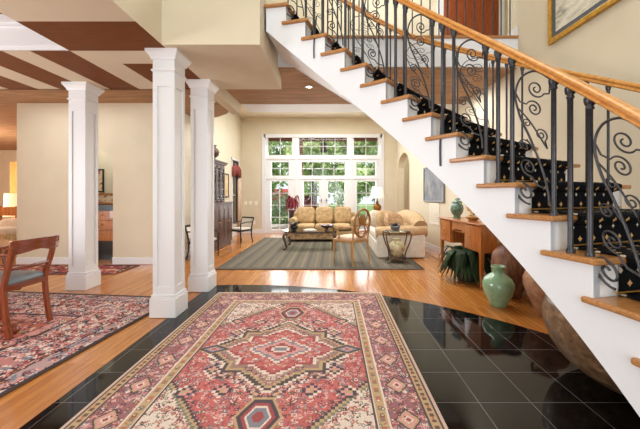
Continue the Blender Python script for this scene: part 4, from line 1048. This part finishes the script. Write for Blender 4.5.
o=MB().puff((0,0,0),.20,.07,.14,.7,.42).build('throw_pillow',PILLB,loc=(-7.9,7.05,.63)); tag(o,'brown pillow on the orange brown chair at far left','pillow')

# ------------------------------------------------------------------ outdoors beyond the window
struct('ground',MB().box(-30,30,YF+.2,45,-.2,-.06),LAWN); struct('patio',MB().box(-5,5,YF+.2,13,-.08,-.02),PATIO)
struct('porch_roof',MB().box(-5,5,YF+.2,12.2,3.62,3.75).box(-5,5,11.95,12.2,3.36,3.62),PORCHB)
o=MB().box(-.14,.14,-.14,.14,-.02,3.36).box(-.18,.18,-.18,.18,-.02,.2).build('brick_pillar',BRICK,loc=(-1.30,12.07,0)); tag(o,'red brick porch pillar outside the window, left of centre','pillar')
ln=thing('porch_lantern','dark hanging lantern on porch outside the upper middle window','lantern',(-.32,11.5,3.622))
MB().tube([(0,0,0),(0,0,-.42)],.012,6).build('chain',BLACKW,ln); MB().lathe([(0,-.36),(.06,-.42),(.16,-.48),(.16,-.5),(.13,-.5),(.12,-.72),(.15,-.74),(.08,-.80),(0,-.82)],n=8,smooth=False).build('lantern_body',BLACKW,ln)
def tree(label,x,y,h,r,m,seed,n=900,trunk=True,name='tree',cat='tree',low=.3,ls=.16):
    t=thing(name,label,cat,(x,y,-.06)); rg=random.Random(seed)
    if trunk: MB().tube(catm([(0,0,0),(.08,.03,h*.3),(-.05,0,h*.6),(0,0,h*.85)],4),[.16*(1-.055*i) for i in range(13)],8).build('trunk',BARK,t)
    f=MB(); blobs=[(rg.uniform(-1,1)*r*.62,rg.uniform(-1,1)*r*.62,h*(low+(1-low)*rg.random()*.9),r*(.32+.25*rg.random())) for _ in range(15)]
    for i in range(n):
        bx,by,bz,br=rg.choice(blobs); d_=Vector((rg.gauss(0,1),rg.gauss(0,1),rg.gauss(0,1))).normalized()*br*(.6+.45*rg.random())
        c=Vector((bx,by,max(bz,.1)))+d_
        if c.z<.03: c.z=.03+rg.random()*.1
        nrm=(d_.normalized()+Vector((rg.gauss(0,.6),rg.gauss(0,.6),rg.gauss(0,.6)))).normalized(); ax=nrm.orthogonal().normalized(); ay=nrm.cross(ax); s_=ls*(.6+.8*rg.random())
        a_=rg.random()*6; e1=(ax*cos(a_)+ay*sin(a_))*s_; e2=(ay*cos(a_)-ax*sin(a_))*s_*.55
        f.add([c-e1,c-e2*.9,c+e1,c+e2*.9],[(0,1,2,3)])
    f.build('foliage',m,t); return t
G='garden trees beyond the window'
for a in (('tall bright green tree outside the left window column',-5.2,18,6.5,2.4,LEAF,1),('pale green tree outside the middle french doors',-1.4,21,6.5,2.1,LEAF2,2),
          ('light green tree outside just right of the french door centre',1.0,16.5,5.6,1.5,LEAF,3),('pale feathery tree outside the right window column',4.9,19.5,7.0,2.2,LEAF2,4),('broad green tree far outside behind the other trees, left',-10.5,27,7.5,3.0,LEAF3,5),('broad green tree far outside behind the other trees, right',5.8,28,6.8,3.2,LEAF3,6),('green tree far outside between the middle trees',-1.6,29,7.0,3.6,LEAF,8)):
    tree(*a,n=3800,ls=.2)['group']=G
for lab,x,y,h,r,m,s in (('low green shrub outside the left glass door',-2.4,13.6,1.3,.8,LEAF3,11),('purple leaved shrub outside the left french door',-.95,13.8,1.3,.75,REDL,12),('tall green shrub outside the right french door',.55,13.7,1.7,.8,LEAF,13),('soft green shrub outside the right window column',2.4,13.9,2.4,.75,LEAF3,14)):
    tree(lab,x,y,h,r,m,s,700,False,'garden_shrub','shrub',.05,.09)['group']='shrubs by the patio'
hs=thing('garden_house','small white house with red roof glimpsed outside the left glass door','house',(-4.6,23.5,-.06))
MB().box(-1.6,1.6,-1,1,0,.9).build('wall',SIDING,hs); MB().vprism([(-1.2,.85),(1.2,.85),(0,1.75)],'x',-1.8,1.8).build('roof',ROOFR,hs)

# ------------------------------------------------------------------ light
wd=bpy.data.worlds.new('sky'); scene.world=wd; wd.use_nodes=True
nt=wd.node_tree; bg=nt.nodes['Background']; bg.inputs['Color'].default_value=(.80,.90,1,1); bg.inputs['Strength'].default_value=1.3
def area(name,loc,rot,sx,sy,e,col=(1,1,1),spread=180):
    l=bpy.data.lights.new(name,'AREA'); l.shape='RECTANGLE'; l.size=sx; l.size_y=sy; l.energy=e; l.color=col; l.spread=R(spread)
    o=bpy.data.objects.new(name,l); o.location=loc; o.rotation_euler=rot; COL.objects.link(o); return o
def sun(rot,e,col=(1,.96,.9),ang=2):
    l=bpy.data.lights.new('sun','SUN'); l.energy=e; l.angle=R(ang); l.color=col; o=bpy.data.objects.new('sun',l); o.rotation_euler=rot; COL.objects.link(o)
sun((R(42),0,R(-25)),3.2)
WARM=(.96,.985,.985); DAY=(.95,.985,1)
def point(name,loc,e,col,r=.25):
    l=bpy.data.lights.new(name,'POINT'); l.energy=e; l.color=col; l.shadow_soft_size=r
    o=bpy.data.objects.new(name,l); o.location=loc; COL.objects.link(o)
area('front_low_fill',(.2,-2.85,1.35),(R(90),0,0),3.3,2.3,88,DAY)  # added low fill at the unseen front window, brightening the pot under the stairs
area('front_high_fill',(.2,-2.85,3.9),(R(90),0,0),3.3,2.4,36,DAY)  # upper half of the added front fill, also behind the camera
area('foyer_overhead_fill',(.3,.6,5.8),(0,0,0),2.4,2.4,50,WARM)  # added soft overhead fill, no fixture stands for it
point('foyer_omni_fill',(-.2,-1.0,3.9),32,WARM,.4)  # added omni fill for the bulkhead and stairs, no real chandelier
area('dining_side_fill',(-6.45,1.4,1.5),(R(90),0,R(-90)),2.3,1.9,120,DAY)  # added side fill set in an unseen dining room opening
point('dining_omni_fill',(-4.3,1.0,1.75),85,WARM,.3)  # added omni fill that lifts the dining ceiling, no lamp hangs here
area('living_window_light',(-.3,YF+.3,1.7),(R(74),0,R(180)),3.7,2.9,170,DAY)
area('living_overhead_fill',(-.4,7.4,ZL-.05),(0,0,0),2.6,2.2,150,WARM)  # added broad fill from above for the living room, no fixture
area('hall_light',(-4.4,4.7,ZH-.06),(0,0,0),1.6,.3,10,WARM)
area('hall_middle_fill',(1.0,4.7,ZH-.06),(0,0,0),2.2,.5,38,WARM)  # wide fill added to brighten the oak floor beneath the stairs
area('pantry_light',(-4.6,6.1,ZH-.05),(0,0,0),.8,.5,16,WARM)
point('alcove_fill',(2.6,9.0,2.6),8,WARM,.1)  # small fill added so the arched recess is less dark
point('family_omni_fill',(-9.5,7.0,1.9),280,(1,.88,.74),.3)  # added warm fill for the far-left room, apart from its floor lamp
area('upper_hall_light',(.9,4.9,5.9),(0,0,0),2.5,.9,60,WARM)
for x,y in ((-.345,4.55),(.97,4.5)):
    l=bpy.data.lights.new('downlight','SPOT'); l.energy=14; l.spot_size=R(110); l.spot_blend=.8; l.shadow_soft_size=.05; l.color=WARM
    o=bpy.data.objects.new('downlight',l); o.location=(x,y,ZH-.045); COL.objects.link(o)

scene.view_settings.view_transform='Standard'; scene.view_settings.look='None'; scene.view_settings.gamma=1; scene.view_settings.use_curve_mapping=False
scene.view_settings.exposure=.15
scene.cycles.use_denoising=True; scene.cycles.max_bounces=10; scene.cycles.diffuse_bounces=6; scene.cycles.transparent_max_bounces=16; scene.cycles.caustics_reflective=False; scene.cycles.caustics_refractive=False
scene.cycles.sample_clamp_indirect=6
